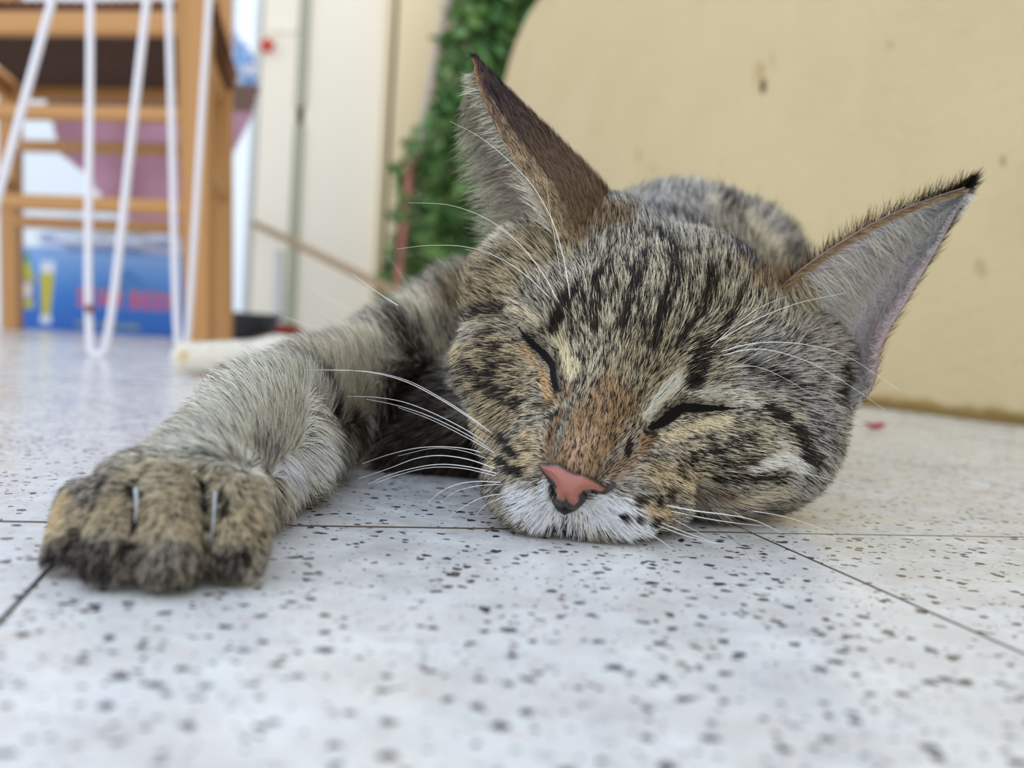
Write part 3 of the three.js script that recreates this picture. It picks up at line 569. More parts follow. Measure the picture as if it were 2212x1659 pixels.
function coat(p, out) {
  let D = 0.42, r = 0.5, g = 0.45, b = 0.35; r = 0.52; g = 0.46; b = 0.36;
  const wob = noise(p.x * 160, p.y * 160, p.z * 160), wob2 = noise(p.x * 420, p.y * 420, p.z * 420);
  for (const L of layers) {
    if (p.x < L.lo.x || p.y < L.lo.y || p.z < L.lo.z || p.x > L.hi.x || p.y > L.hi.y || p.z > L.hi.z) continue;
    let m = 9;
    const q = L.q, n = q.length;
    if (n === 1) m = p.distanceToSquared(q[0]);
    for (let i = 1; i < n; i++) {
      const a = q[i - 1], c = q[i], bx = c.x - a.x, by = c.y - a.y, bz = c.z - a.z, px = p.x - a.x, py = p.y - a.y, pz = p.z - a.z, t = clamp((px * bx + py * by + pz * bz) / (bx * bx + by * by + bz * bz + 1e-12));
      m = Math.min(m, (px - bx * t) ** 2 + (py - by * t) ** 2 + (pz - bz * t) ** 2);
    }
    const d = Math.sqrt(m) + L.r * (0.10 * wob + 0.08 * wob2);
    if (d >= L.r) continue;
    const w = L.a * (1 - sstep(L.inner, L.r, d));
    D += (L.D - D) * w;
    if (L.col) { r += (L.col[0] - r) * w; g += (L.col[1] - g) * w; b += (L.col[2] - b) * w; }
  }
  const st = noise(p.x * 640, p.y * 230, p.z * 230) * 0.3; out[0] = clamp(D + (0.12 * wob2 + st) * (D > 0.2 ? 1 : 0.2)); out[1] = r; out[2] = g; out[3] = b; return out;
}
// --- how the hair lies: [px, py, dx, dy, length mm, lift degrees]
const flows = [];
const flow = (px, py, dx, dy, len, lift) => { const p = hit(px, py); if (!p) { console.log('flow missed', px, py); return; } const d = W(px + dx, py + dy, -p.z).sub(W(px, py, -p.z)).normalize(); flows.push([p.x, p.y, p.z, d.x, d.y, d.z, len / 1000, lift * R]); };
for (const f of [
  [1250, 995, 0.1, -1, 2.2, 18], [1290, 920, 0.2, -1, 2.6, 18], [1200, 940, -0.5, -1, 2.4, 18], [1350, 970, 0.8, -0.7, 2.8, 18], [1330, 830, 0.2, -1, 3.6, 20], [1380, 730, 0.2, -1, 5.0, 20], [1420, 620, 0.15, -1, 6.5, 22], [1450, 520, 0.1, -1, 7.5, 26], [1330, 600, -0.1, -1, 6.5, 22], [1560, 620, 0.25, -1, 7.0, 24],
  [1230, 720, -0.2, -1, 4.5, 22], [1210, 800, -0.35, -1, 3.5, 20], [1180, 600, -0.5, -1, 6.5, 24], [1120, 560, -0.8, -0.8, 8, 26], [1060, 600, -1, -0.5, 8, 28], [1230, 500, -0.3, -1, 6, 24], [1290, 490, 0.1, -1, 6, 26], [1100, 680, -0.9, -0.4, 5, 20],
  [1440, 850, 0.6, -0.8, 4.2, 22], [1520, 800, 1, -0.35, 5, 22], [1620, 760, 1, -0.5, 7, 24], [1700, 680, 0.6, -0.9, 8, 26], [1640, 620, 0.3, -1, 7, 26], [1620, 850, 1, 0.0, 6, 22], [1750, 780, 1, -0.2, 7, 28], [1800, 870, 1, 0.15, 7, 32],
  [1160, 800, -1, -0.1, 2.6, 18], [1110, 780, -1, -0.2, 4, 20], [1050, 760, -1, -0.15, 6, 22], [1000, 780, -1, 0.2, 9, 28], [1050, 860, -1, 0.2, 7, 22], [1140, 900, -1, -0.05, 4, 18], [1060, 940, -0.9, 0.5, 7, 24], [1120, 980, -1, 0.2, 3.6, 18],
  [1110, 1080, -1, 0.45, 5, 24], [1170, 1090, -0.8, 0.6, 3.6, 22], [1190, 1140, -0.3, 1, 5, 24], [1250, 1150, 0.15, 1, 5.5, 24], [1310, 1100, 0.8, 0.5, 4.0, 20], [1370, 1140, 0.8, 0.6, 5.5, 22], [1440, 1110, 1, 0.35, 5.5, 22],
  [1400, 1020, 1, 0.25, 3.6, 18], [1460, 960, 1, 0.25, 3.4, 18], [1540, 930, 1, 0.2, 5, 20], [1540, 1020, 1, 0.15, 6, 20], [1640, 960, 1, 0.1, 5.2, 22], [1620, 1050, 1, 0.1, 6.5, 24], [1720, 950, 1, 0.3, 6, 28], [1760, 1000, 0.8, 0.6, 6.5, 32], [1540, 1090, 1, 0.4, 8, 24],
  [1480, 420, 0.1, -1, 11, 40], [1590, 460, 0.4, -1, 11, 42], [1690, 540, 0.7, -0.7, 11, 42], [1380, 440, 0, -1, 10, 36],
  [990, 620, -0.6, -0.9, 11, 42], [900, 680, -0.5, -0.8, 11, 40], [800, 740, -0.6, -0.7, 10, 40], [850, 800, -0.7, 0.2, 10, 36], [740, 840, -0.8, 0.1, 9, 36], [700, 760, -0.7, -0.8, 10, 42],
  [640, 790, -0.6, -1, 9, 44], [560, 860, -0.6, -0.8, 8, 40], [620, 900, -0.3, -0.5, 8, 40], [480, 930, -0.8, -0.2, 6.5, 34], [540, 1000, -0.6, 0.4, 6, 32], [680, 960, 0.7, 0.2, 10, 42], [640, 1050, 0.6, 0.8, 8, 38], [700, 1020, 0.8, 0.6, 10, 40], [450, 870, -0.8, -0.5, 8, 42],
  [400, 1030, -0.5, 0.6, 3.4, 26], [300, 1010, -0.7, 0.5, 3.4, 26], [540, 1060, 0.1, 1, 3.4, 26], [150, 1130, -0.5, 1, 2.4, 22], [250, 1150, -0.1, 1, 2.4, 22], [370, 1150, 0, 1, 2.4, 22], [510, 1140, 0.1, 1, 2.4, 22], [250, 1250, -0.1, 1, 2.6, 24], [400, 1250, 0, 1, 2.6, 24], [580, 1120, 0.5, 0.8, 4, 28],
  [450, 765, -1, 0, 5, 20], [560, 765, -1, 0, 6, 22], [900, 900, -0.8, 0.3, 9, 36], [900, 1000, -0.6, 0.8, 8, 30],
]) flow(...f);
for (const [x, y, d] of [[1450, 500, 0.5], [1400, 700, 0.62], [1250, 560, 0.72], [1100, 640, 0.72]]) { const p = W(x, y, d); flows.push([p.x, p.y, p.z, 0, -0.15, -1, 0.011, 30 * R]); }
const fo = { d: V(), len: 0, lift: 0 };
function comb(p) {
  let x = 0, y = 0, z = 0, l = 0, a = 0, s = 0;
  for (const f of flows) { const d = (p.x - f[0]) ** 2 + (p.y - f[1]) ** 2 + (p.z - f[2]) ** 2, w = 1 / ((d + 9e-6) * (d + 9e-6)); x += f[3] * w; y += f[4] * w; z += f[5] * w; l += f[6] * w; a += f[7] * w; s += w; }
  fo.d.set(x / s, y / s, z / s); fo.len = l / s; fo.lift = a / s; return fo;
}
// --- the skin: one continuous surface (surface nets)
const skin = (() => {
  const h = 0.0026, lo = [-0.29, -0.002, -0.86], n = [Math.ceil(0.47 / h), Math.ceil(0.15 / h), Math.ceil(0.72 / h)], nx = n[0], ny = n[1], nz = n[2], F = new Float32Array(nx * ny * nz).fill(1);
  // coarse pass skips empty space
  const S = 8;
  for (let k = 0; k < nz; k += S) for (let j = 0; j < ny; j += S) for (let i = 0; i < nx; i += S) {
    const c = S / 2, d = sdf(lo[0] + (i + c) * h, lo[1] + (j + c) * h, lo[2] + (k + c) * h);
    const far = Math.abs(d) > S * h * 0.95 + 0.006;
    for (let z = k; z < Math.min(k + S, nz); z++) for (let y = j; y < Math.min(j + S, ny); y++) for (let x = i; x < Math.min(i + S, nx); x++) F[x + nx * (y + ny * z)] = far ? d : sdf(lo[0] + x * h, lo[1] + y * h, lo[2] + z * h);
  }
  const id = new Int32Array(nx * ny * nz).fill(-1), P = [], I = [], at = (x, y, z) => x + nx * (y + ny * z);
  const ed = [[0, 1], [0, 2], [0, 4], [1, 3], [1, 5], [2, 3], [2, 6], [3, 7], [4, 5], [4, 6], [5, 7], [6, 7]];
  for (let z = 0; z < nz - 1; z++) for (let y = 0; y < ny - 1; y++) for (let x = 0; x < nx - 1; x++) {
    const v = []; let m = 0;
    for (let c = 0; c < 8; c++) { const f = F[at(x + (c & 1), y + ((c >> 1) & 1), z + (c >> 2))]; v.push(f); if (f < 0) m |= 1 << c; }
    if (m === 0 || m === 255) continue;
    let sx = 0, sy = 0, sz = 0, s = 0;
    for (const [a, b] of ed) { if ((v[a] < 0) === (v[b] < 0)) continue; const t = v[a] / (v[a] - v[b]); sx += lerp(a & 1, b & 1, t); sy += lerp((a >> 1) & 1, (b >> 1) & 1, t); sz += lerp(a >> 2, b >> 2, t); s++; }
    id[at(x, y, z)] = P.length / 3; P.push(lo[0] + (x + sx / s) * h, lo[1] + (y + sy / s) * h, lo[2] + (z + sz / s) * h);
  }
  for (let z = 1; z < nz - 1; z++) for (let y = 1; y < ny - 1; y++) for (let x = 1; x < nx - 1; x++) {
    const a = F[at(x, y, z)] < 0;
    const quad = (b, i0, i1, i2, i3) => { if (a === b) return; const q = [id[i0], id[i1], id[i2], id[i3]]; if (Math.min(...q) < 0) return; if (a) I.push(q[0], q[1], q[2], q[0], q[2], q[3]); else I.push(q[0], q[2], q[1], q[0], q[3], q[2]); };
    quad(F[at(x + 1, y, z)] < 0, at(x, y - 1, z - 1), at(x, y, z - 1), at(x, y, z), at(x, y - 1, z));
    quad(F[at(x, y + 1, z)] < 0, at(x - 1, y, z - 1), at(x - 1, y, z), at(x, y, z), at(x, y, z - 1));
    quad(F[at(x, y, z + 1)] < 0, at(x - 1, y - 1, z), at(x, y - 1, z), at(x, y, z), at(x - 1, y, z));
  }
  const N = new Float32Array(P.length), C = new Float32Array(P.length), p = V(), g = V(), o = [];
  for (let i = 0; i < P.length; i += 3) {
    p.fromArray(P, i); grad(p, g); p.addScaledVector(g, -clamp(sdfv(p), -0.002, 0.002)); p.addScaledVector(g, -0.0009); P[i] = p.x; P[i + 1] = Math.max(p.y, 0.001); P[i + 2] = p.z; N.set([g.x, g.y, g.z], i);
    coat(p, o); const k = groupSdf(cuts, p.x, p.y, p.z) < 0.0006 ? 0.01 : (1 - o[0]) * (0.9 - 0.5 * o[0]) + 0.02; C.set([o[1] * k, o[2] * k, o[3] * k], i);
  }
  const G_ = new THREE.BufferGeometry(); G_.setAttribute('position', new THREE.Float32BufferAttribute(P, 3)); G_.setAttribute('normal', new THREE.BufferAttribute(N, 3)); G_.setAttribute('color', new THREE.BufferAttribute(C, 3)); G_.setIndex(I);
  return G_;
})();
part('body', skin, new THREE.MeshStandardMaterial({ vertexColors: true, roughness: 0.9 }), cat);

// --- hair strands: tapered ribbons gathered into meshes
function coatMesh(max) {
  const s = { P: new Float32Array(max * 21), N: new Float32Array(max * 21), C: new Float32Array(max * 21), I: new Uint32Array(max * 15), v: 0, i: 0 };
  const t = V(), side = V(), nn = V(), c = V();
  // root p, direction d0 at the root and d1 at the tip, surface normal n, colours at root / middle / tip
  s.add = (p, d0, d1, n, len, w, twist, c0, c1, c2) => {
    const start = s.v;
    let x = p.x, y = p.y, z = p.z;
    const S = 3;
    for (let k = 0; k <= S; k++) {
      const f = k / S; t.copy(d0).lerp(d1, f).normalize();
      nn.copy(n).addScaledVector(t, -t.dot(n)); if (nn.lengthSq() < 0.02) nn.addScaledVector(V(0, 1, 0.3), 0.3); nn.normalize();
      side.crossVectors(t, nn).normalize(); c.copy(nn).multiplyScalar(Math.sin(twist)); side.multiplyScalar(Math.cos(twist)).add(c);
      const hw = w * 0.5 * (k === 0 ? 0.8 : k === 1 ? 1 : 0.7), col = f < 0.5 ? c0.map((v, i) => lerp(v, c1[i], f * 2)) : c1.map((v, i) => lerp(v, c2[i], f * 2 - 1));
      const put = (a) => { const i = s.v * 3; s.P[i] = x + side.x * a; s.P[i + 1] = Math.max(0.0004, y + side.y * a); s.P[i + 2] = z + side.z * a; s.N[i] = nn.x; s.N[i + 1] = nn.y; s.N[i + 2] = nn.z; s.C[i] = col[0]; s.C[i + 1] = col[1]; s.C[i + 2] = col[2]; s.v++; };
      if (k < S) { put(-hw); put(hw); } else put(0);
      x += t.x * len / S; y += t.y * len / S; z += t.z * len / S;
    }
    for (const i of [0, 1, 2, 1, 3, 2, 2, 3, 4, 3, 5, 4, 4, 5, 6]) s.I[s.i++] = start + i;
  };
  s.mesh = (name, material, parent, label) => {
    const g = new THREE.BufferGeometry(); g.setAttribute('position', new THREE.BufferAttribute(s.P.subarray(0, s.v * 3), 3)); g.setAttribute('normal', new THREE.BufferAttribute(s.N.subarray(0, s.v * 3), 3)); g.setAttribute('color', new THREE.BufferAttribute(s.C.subarray(0, s.v * 3), 3)); g.setIndex(new THREE.BufferAttribute(s.I.subarray(0, s.i), 1));
    const m = part(name, g, material, parent); m.userData.kind = 'stuff'; if (label) m.userData.label = label; return m;
  };
  return s;
}
const hairMat = new THREE.MeshPhysicalMaterial({ vertexColors: true, roughness: 0.5, specularIntensity: 0.35, side: THREE.DoubleSide });
const BLACK = rgb(22, 19, 18), BROWN = rgb(92, 72, 50);
const inPoly = (poly, x, y) => { let c = false; for (let i = 0, j = poly.length - 1; i < poly.length; j = i++) { const [a, b] = poly[i], [p, q] = poly[j]; if ((b > y) !== (q > y) && x < (p - a) * (y - b) / (q - b) + a) c = !c; } return c; };
const noseOut = [[1165, 1001], [1206, 1004], [1240, 1023], [1280, 1034], [1306, 1050], [1328, 1042], [1330, 1052], [1308, 1066], [1272, 1068], [1258, 1086], [1243, 1100], [1220, 1113], [1204, 1101], [1194, 1080], [1195, 1052], [1181, 1029], [1166, 1012]];
const nosePink = [[1170, 1007], [1206, 1009], [1228, 1022], [1241, 1028], [1258, 1030], [1279, 1041], [1304, 1056], [1295, 1060], [1277, 1056], [1258, 1058], [1248, 1068], [1248, 1080], [1239, 1088], [1229, 1080], [1224, 1070], [1219, 1080], [1206, 1074], [1205, 1052], [1199, 1038], [1186, 1026], [1173, 1013]];
const HAIRS = 430000;
{
  const r = rng(3), pos = skin.attributes.position, ix = skin.index, nt = ix.count / 3, cum = new Float64Array(nt), a = V(), b = V(), c = V(), e = V(), f = V(), n = V(), view = V();
  let sum = 0;
  for (let k = 0; k < nt; k++) {
    a.fromBufferAttribute(pos, ix.getX(k * 3)); b.fromBufferAttribute(pos, ix.getX(k * 3 + 1)); c.fromBufferAttribute(pos, ix.getX(k * 3 + 2));
    e.subVectors(b, a); f.subVectors(c, a); n.crossVectors(e, f); const A = n.length(); n.normalize(); view.subVectors(camera.position, a); const d = view.length(); view.normalize();
    const low = a.y < 0.0022 && n.y < -0.5;
    sum += low ? 0 : A * Math.pow(0.22 / Math.max(d, 0.19), 2.3) * (n.dot(view) < -0.25 ? 0.22 : 1) * clamp(0.0050 / comb(a).len, 0.75, 2); cum[k] = sum;
  }
  const head = coatMesh(HAIRS + 6000), body = coatMesh(HAIRS), p = V(), g = V(), T = V(), d0 = V(), d1 = V(), j = V(), at = V(), o = [];
  for (let k = 0; k < HAIRS; k++) {
    const t = r() * sum; let l = 0, h = nt - 1; while (l < h) { const m = (l + h) >> 1; if (cum[m] < t) l = m + 1; else h = m; }
    a.fromBufferAttribute(pos, ix.getX(l * 3)); b.fromBufferAttribute(pos, ix.getX(l * 3 + 1)); c.fromBufferAttribute(pos, ix.getX(l * 3 + 2));
    let u = r(), v = r(); if (u + v > 1) { u = 1 - u; v = 1 - v; }
    p.copy(a).addScaledVector(e.subVectors(b, a), u).addScaledVector(f.subVectors(c, a), v);
    grad(p, g); p.addScaledVector(g, -clamp(sdfv(p), -0.002, 0.002));
    if (p.y < 0.0016 && g.y < -0.4) continue;
    const [qx, qy] = toPx(p), isHead = groupSdf(PR.head, p.x, p.y, p.z) < 0.004;
    if (isHead && qx > 1150 && qx < 1340 && qy > 990 && qy < 1120 && p.z > -0.26 && inPoly(noseOut, qx, qy)) continue;
    const cut = isHead ? groupSdf(cuts, p.x, p.y, p.z) : 1;
    if (cut < -0.0004) continue;
    const q = comb(p);
    T.copy(q.d).addScaledVector(g, -q.d.dot(g)); if (T.lengthSq() < 1e-6) T.set(0.3, -1, 0.2); T.normalize();
    let len = q.len * (isHead ? 0.66 : p.z > -0.31 ? 0.68 : 0.85) * (0.65 + 0.6 * r()), lift = q.lift * (0.6 + 0.8 * r());
    if (cut < 0.0022) { len *= 0.55; }
    const stray = r() < 0.012 ? 1.35 : 1; len *= stray;
    const cl = noise(p.x * 330, p.y * 330, p.z * 330) * 0.22;      // hairs gather into small locks
    j.crossVectors(g, T); T.addScaledVector(j, cl + (r() - 0.5) * 0.36).normalize();
    d0.copy(T).multiplyScalar(Math.cos(lift)).addScaledVector(g, Math.sin(lift) * stray);
    d1.copy(T).multiplyScalar(Math.cos(lift * 0.4)).addScaledVector(g, Math.sin(lift * 0.4)); d1.y -= 0.12;
    const dist = camera.position.distanceTo(p), w = 0.000110 * Math.pow(dist / 0.24, 1.0) * (0.75 + 0.5 * r());
    at.copy(p).addScaledVector(T, len * 0.6); const D = coat(at, o), dark = r() < D[0], m = r(), s = 0.9 + 0.5 * r();
    let c0, c1, c2;
    if (dark) { const k2 = m < 0.13 ? 1 : 0; const bk = k2 ? BROWN : BLACK; c1 = bk.map((x) => x * s); c0 = c1; c2 = c1; }
    else { c1 = [Math.min(0.9, D[1] * s), Math.min(0.9, D[2] * s), Math.min(0.9, D[3] * s)]; const gr = 0.5 + 0.45 * (1 - D[0]); c0 = [c1[0] * gr * 0.95, c1[1] * gr * 0.95, c1[2] * gr]; c2 = m < 0.25 * D[0] ? BLACK : c1; }
    p.addScaledVector(g, -0.0005);
    (isHead ? head : body).add(p, d0.normalize(), d1.normalize(), g, len, w, (r() - 0.5) * 1.5, c0, c1, c2);
  }
  for (const [line, sx, sy] of [[slitR, 0.25, 1], [slitL, -1, 0.35]]) {   // short black hairs fringing the closed lids
    const P = catmull(line.map(([x, y]) => hit(x, y)), 80);
    for (let k = 0; k < 1500; k++) {
      const f = r() * 79.99, i = Math.floor(f), q = P[i].clone().lerp(P[i + 1], f - i), up = r() < 0.45 ? -1 : 1, [ax, ay] = toPx(q), tp = Math.sin(Math.PI * clamp(f / 80, 0.06, 0.94)), off = (3 + 6 * r()) * tp, root = hit(ax - sx * up * off * 0.9, ay - sy * up * off * 0.9); if (!root) continue;
      grad(root, g); const dir = q.clone().sub(root).normalize(); dir.addScaledVector(g, 0.35); dir.x += (r() - 0.5) * 0.8; dir.y += (r() - 0.5) * 0.5; dir.normalize(); d1.copy(dir).addScaledVector(g, -0.15).normalize();
      const cc = BLACK.map((x) => x * (0.7 + 0.5 * r()));
      head.add(root, dir, d1, g, (0.0005 + 0.0009 * r()) * (0.35 + 0.65 * tp), 0.0001, (r() - 0.5) * 1.4, cc, cc, cc);
    }
  }
  head.mesh('head_fur', hairMat, cat, 'ticked tabby fur of the head'); body.mesh('body_fur', hairMat, cat, 'ticked tabby fur of body and legs');
}
// --- patches of bare skin that follow the face: nose leather and closed lids
function patch(name, outline, step, lift, color, material, parent) {
  const xs = outline.map((p) => p[0]), ys = outline.map((p) => p[1]), x0 = Math.min(...xs) - step, y0 = Math.min(...ys) - step, nx = Math.ceil((Math.max(...xs) - x0) / step) + 1, ny = Math.ceil((Math.max(...ys) - y0) / step) + 1;
  const id = new Map(), P = [], C = [], I = [], g = V();
  const edge = (x, y) => { let m = 1e9; for (let i = 0, j = outline.length - 1; i < outline.length; j = i++) { const [a, b] = outline[i], [c, d] = outline[j], t = clamp(((x - a) * (c - a) + (y - b) * (d - b)) / ((c - a) ** 2 + (d - b) ** 2)); m = Math.min(m, Math.hypot(x - a - (c - a) * t, y - b - (d - b) * t)); } return inPoly(outline, x, y) ? m : -m; };
  const vert = (i, j) => { const k = i * 4096 + j; if (!id.has(k)) { const x = x0 + i * step, y = y0 + j * step, e = edge(x, y), p = hit(x, y); grad(p, g); p.addScaledVector(g, lift(x, y, e)); id.set(k, P.length / 3); P.push(p.x, p.y, p.z); C.push(...color(x, y, e)); } return id.get(k); };
  for (let i = 0; i < nx; i++) for (let j = 0; j < ny; j++) if (edge(x0 + (i + 0.5) * step, y0 + (j + 0.5) * step) > -1) { const a = vert(i, j), b = vert(i + 1, j), c = vert(i + 1, j + 1), d = vert(i, j + 1); I.push(a, d, b, b, d, c); }
  const q = new THREE.BufferGeometry(); q.setAttribute('position', new THREE.Float32BufferAttribute(P, 3)); q.setAttribute('color', new THREE.Float32BufferAttribute(C, 3)); q.setIndex(I); q.computeVertexNormals();
  return part(name, q, material, parent);
}
{
  const pink = rgb(166, 102, 86), dk = rgb(40, 33, 32), pebble = (x, y) => 0.00006 * noise(x / 3.2, y / 3.2, 1);
  const inPinkBy = (x, y) => { let m = 1e9; for (let i = 0, j = nosePink.length - 1; i < nosePink.length; j = i++) { const [a, b] = nosePink[i], [c, d] = nosePink[j], t = clamp(((x - a) * (c - a) + (y - b) * (d - b)) / ((c - a) ** 2 + (d - b) ** 2)); m = Math.min(m, Math.hypot(x - a - (c - a) * t, y - b - (d - b) * t)); } return inPoly(nosePink, x, y) ? m : -m; };
  const nostril = (x, y) => Math.max(1 - Math.hypot((x - 1276) / 22, (y - 1066) / 9), 1 - Math.hypot((x - 1196) / 9, (y - 1062) / 22), 0);
  patch('nose', noseOut, 2, (x, y, e) => 0.0003 + 0.0013 * sstep(-4, 16, inPinkBy(x, y)) + pebble(x, y) - 0.0022 * nostril(x, y) - (Math.abs(x - 1221) < 4 && y > 1068 ? 0.0002 : 0),
    (x, y) => { const t = sstep(-4, 3, inPinkBy(x, y) + 1.5 * noise(x / 4, y / 4, 2)); return pink.map((v, i) => lerp(dk[i], v, t)); }, new THREE.MeshPhysicalMaterial({ vertexColors: true, roughness: 0.42, side: THREE.DoubleSide }), cat).userData.label = 'pink nose leather with black rim';
  const lidR = [[1400, 922], [1420, 910], [1446, 887], [1472, 874], [1508, 874], [1548, 877], [1592, 882], [1560, 886], [1518, 889], [1478, 890], [1450, 912], [1424, 925], [1406, 926]];
  const lidL = [[1120, 708], [1132, 720], [1156, 740], [1184, 765], [1197, 786], [1200, 817], [1206, 838], [1200, 845], [1195, 838], [1190, 817], [1187, 790], [1162, 760], [1136, 734]];
  const keep = cuts; cuts = new Float64Array(0);
  for (const o of [lidR, lidL]) patch('eyelid', o, 1.5, (x, y, e) => -0.0001 + 0 * e, () => rgb(12, 10, 10), new THREE.MeshPhysicalMaterial({ vertexColors: true, roughness: 0.6, specularIntensity: 0.2, side: THREE.DoubleSide }), cat).userData.label = 'black rimmed closed eyelid';
  cuts = keep;
}
// --- ears: thin curved shells with their own hair
function ear(A, M, B, hollow, inner, outer, hairs) {
  const cA = new THREE.CatmullRomCurve3(A.map((p) => W(...p)), false, 'centripetal'), cM = new THREE.CatmullRomCurve3(M.map((p) => W(...p)), false, 'centripetal'), cB = new THREE.CatmullRomCurve3(B.map((p) => W(...p)), false, 'centripetal');
  const S = (u, v) => { const a = cA.getPoint(v), m = cM.getPoint(v), b = cB.getPoint(v), k = m.clone().multiplyScalar(2).addScaledVector(a, -0.5).addScaledVector(b, -0.5); return a.multiplyScalar((1 - u) ** 2).addScaledVector(k, 2 * u * (1 - u)).addScaledVector(b, u * u); };
  const Nn = (u, v) => { const e = 0.004, v1 = clamp(v, 0.006, 0.985); const du = S(Math.min(1, u + e), v1).sub(S(Math.max(0, u - e), v1)), dv = S(u, v1 + e).sub(S(u, v1 - e)); return du.cross(dv).normalize().multiplyScalar(hollow); };
  const nu = 22, nv = 34, P = [], C = [], I = [], th = 0.0007;
  for (const s of [1, -1]) for (let j = 0; j <= nv; j++) for (let i = 0; i <= nu; i++) { const u = i / nu, v = j / nv, p = S(u, v).addScaledVector(Nn(u, v), s * th * Math.min(1, 6 * Math.min(u, 1 - u) + 0.3) * (1 - 0.6 * v)); P.push(p.x, p.y, p.z); C.push(...(s > 0 ? inner(u, v) : outer(u, v))); }
  const at = (s, i, j) => s * (nu + 1) * (nv + 1) + j * (nu + 1) + i;
  for (let j = 0; j < nv; j++) for (let i = 0; i < nu; i++) { for (const s of [0, 1]) { const q = [at(s, i, j), at(s, i + 1, j), at(s, i + 1, j + 1), at(s, i, j + 1)]; if ((s === 0) === (hollow > 0)) I.push(q[0], q[1], q[2], q[0], q[2], q[3]); else I.push(q[0], q[2], q[1], q[0], q[3], q[2]); } }
  for (let j = 0; j < nv; j++) for (const i of [0, nu]) I.push(at(0, i, j), at(1, i, j), at(0, i, j + 1), at(1, i, j), at(1, i, j + 1), at(0, i, j + 1));
  const g = new THREE.BufferGeometry(); g.setAttribute('position', new THREE.Float32BufferAttribute(P, 3)); g.setAttribute('color', new THREE.Float32BufferAttribute(C, 3)); g.setIndex(I); g.computeVertexNormals();
  const e = part('ear', g, new THREE.MeshPhysicalMaterial({ vertexColors: true, roughness: 1, side: THREE.DoubleSide, specularIntensity: 0.5 }), cat);
  const m = coatMesh(hairs.reduce((s, h) => s + h.n, 0)), r = rng(9);
  for (const h of hairs) for (let k = 0; k < h.n; k++) {
    const u = lerp(h.u[0], h.u[1], h.pow ? Math.pow(r(), h.pow) : r()), v = lerp(h.v[0], h.v[1], r()); if (h.skip && h.skip(u, v, r)) continue;
    const n = Nn(u, v).multiplyScalar(h.side), p = S(u, v).addScaledVector(n, th * 0.5), e1 = 0.01;
    const tu = S(clamp(u + e1), v).sub(S(clamp(u - e1), v)).normalize(), tv = S(u, clamp(v + e1)).sub(S(u, clamp(v - e1))).normalize();
    const [a, b] = h.dir(u, v), T = tu.clone().multiplyScalar(a).addScaledVector(tv, b).normalize(); T.addScaledVector(n.clone().cross(T), (r() - 0.5) * (h.mess ?? 0.4) + 0.3 * noise(u * 14, v * 14, 3)).normalize();
    const lift = h.lift * R * (0.5 + r()), d0 = T.clone().multiplyScalar(Math.cos(lift)).addScaledVector(n, Math.sin(lift)), end = lift * (h.end ?? 0.4), d1 = T.clone().multiplyScalar(Math.cos(end)).addScaledVector(n, Math.sin(end)); if (h.drop) d1.y -= h.drop;
    const s = 0.85 + 0.35 * r(), c = h.col(u, v, r).map((x) => Math.min(0.92, x * s));
    m.add(p, d0.normalize(), d1.normalize(), n, h.len(u, v) * (0.6 + 0.7 * r()), h.w ?? 0.00013, (r() - 0.5) * 1.4, c.map((x) => x * (h.root ?? 0.7)), c, c);
  }
  m.mesh('ear_fur', hairMat, e); return e;
}
const mixc = (a, b, t) => a.map((x, i) => lerp(x, b[i], clamp(t)));
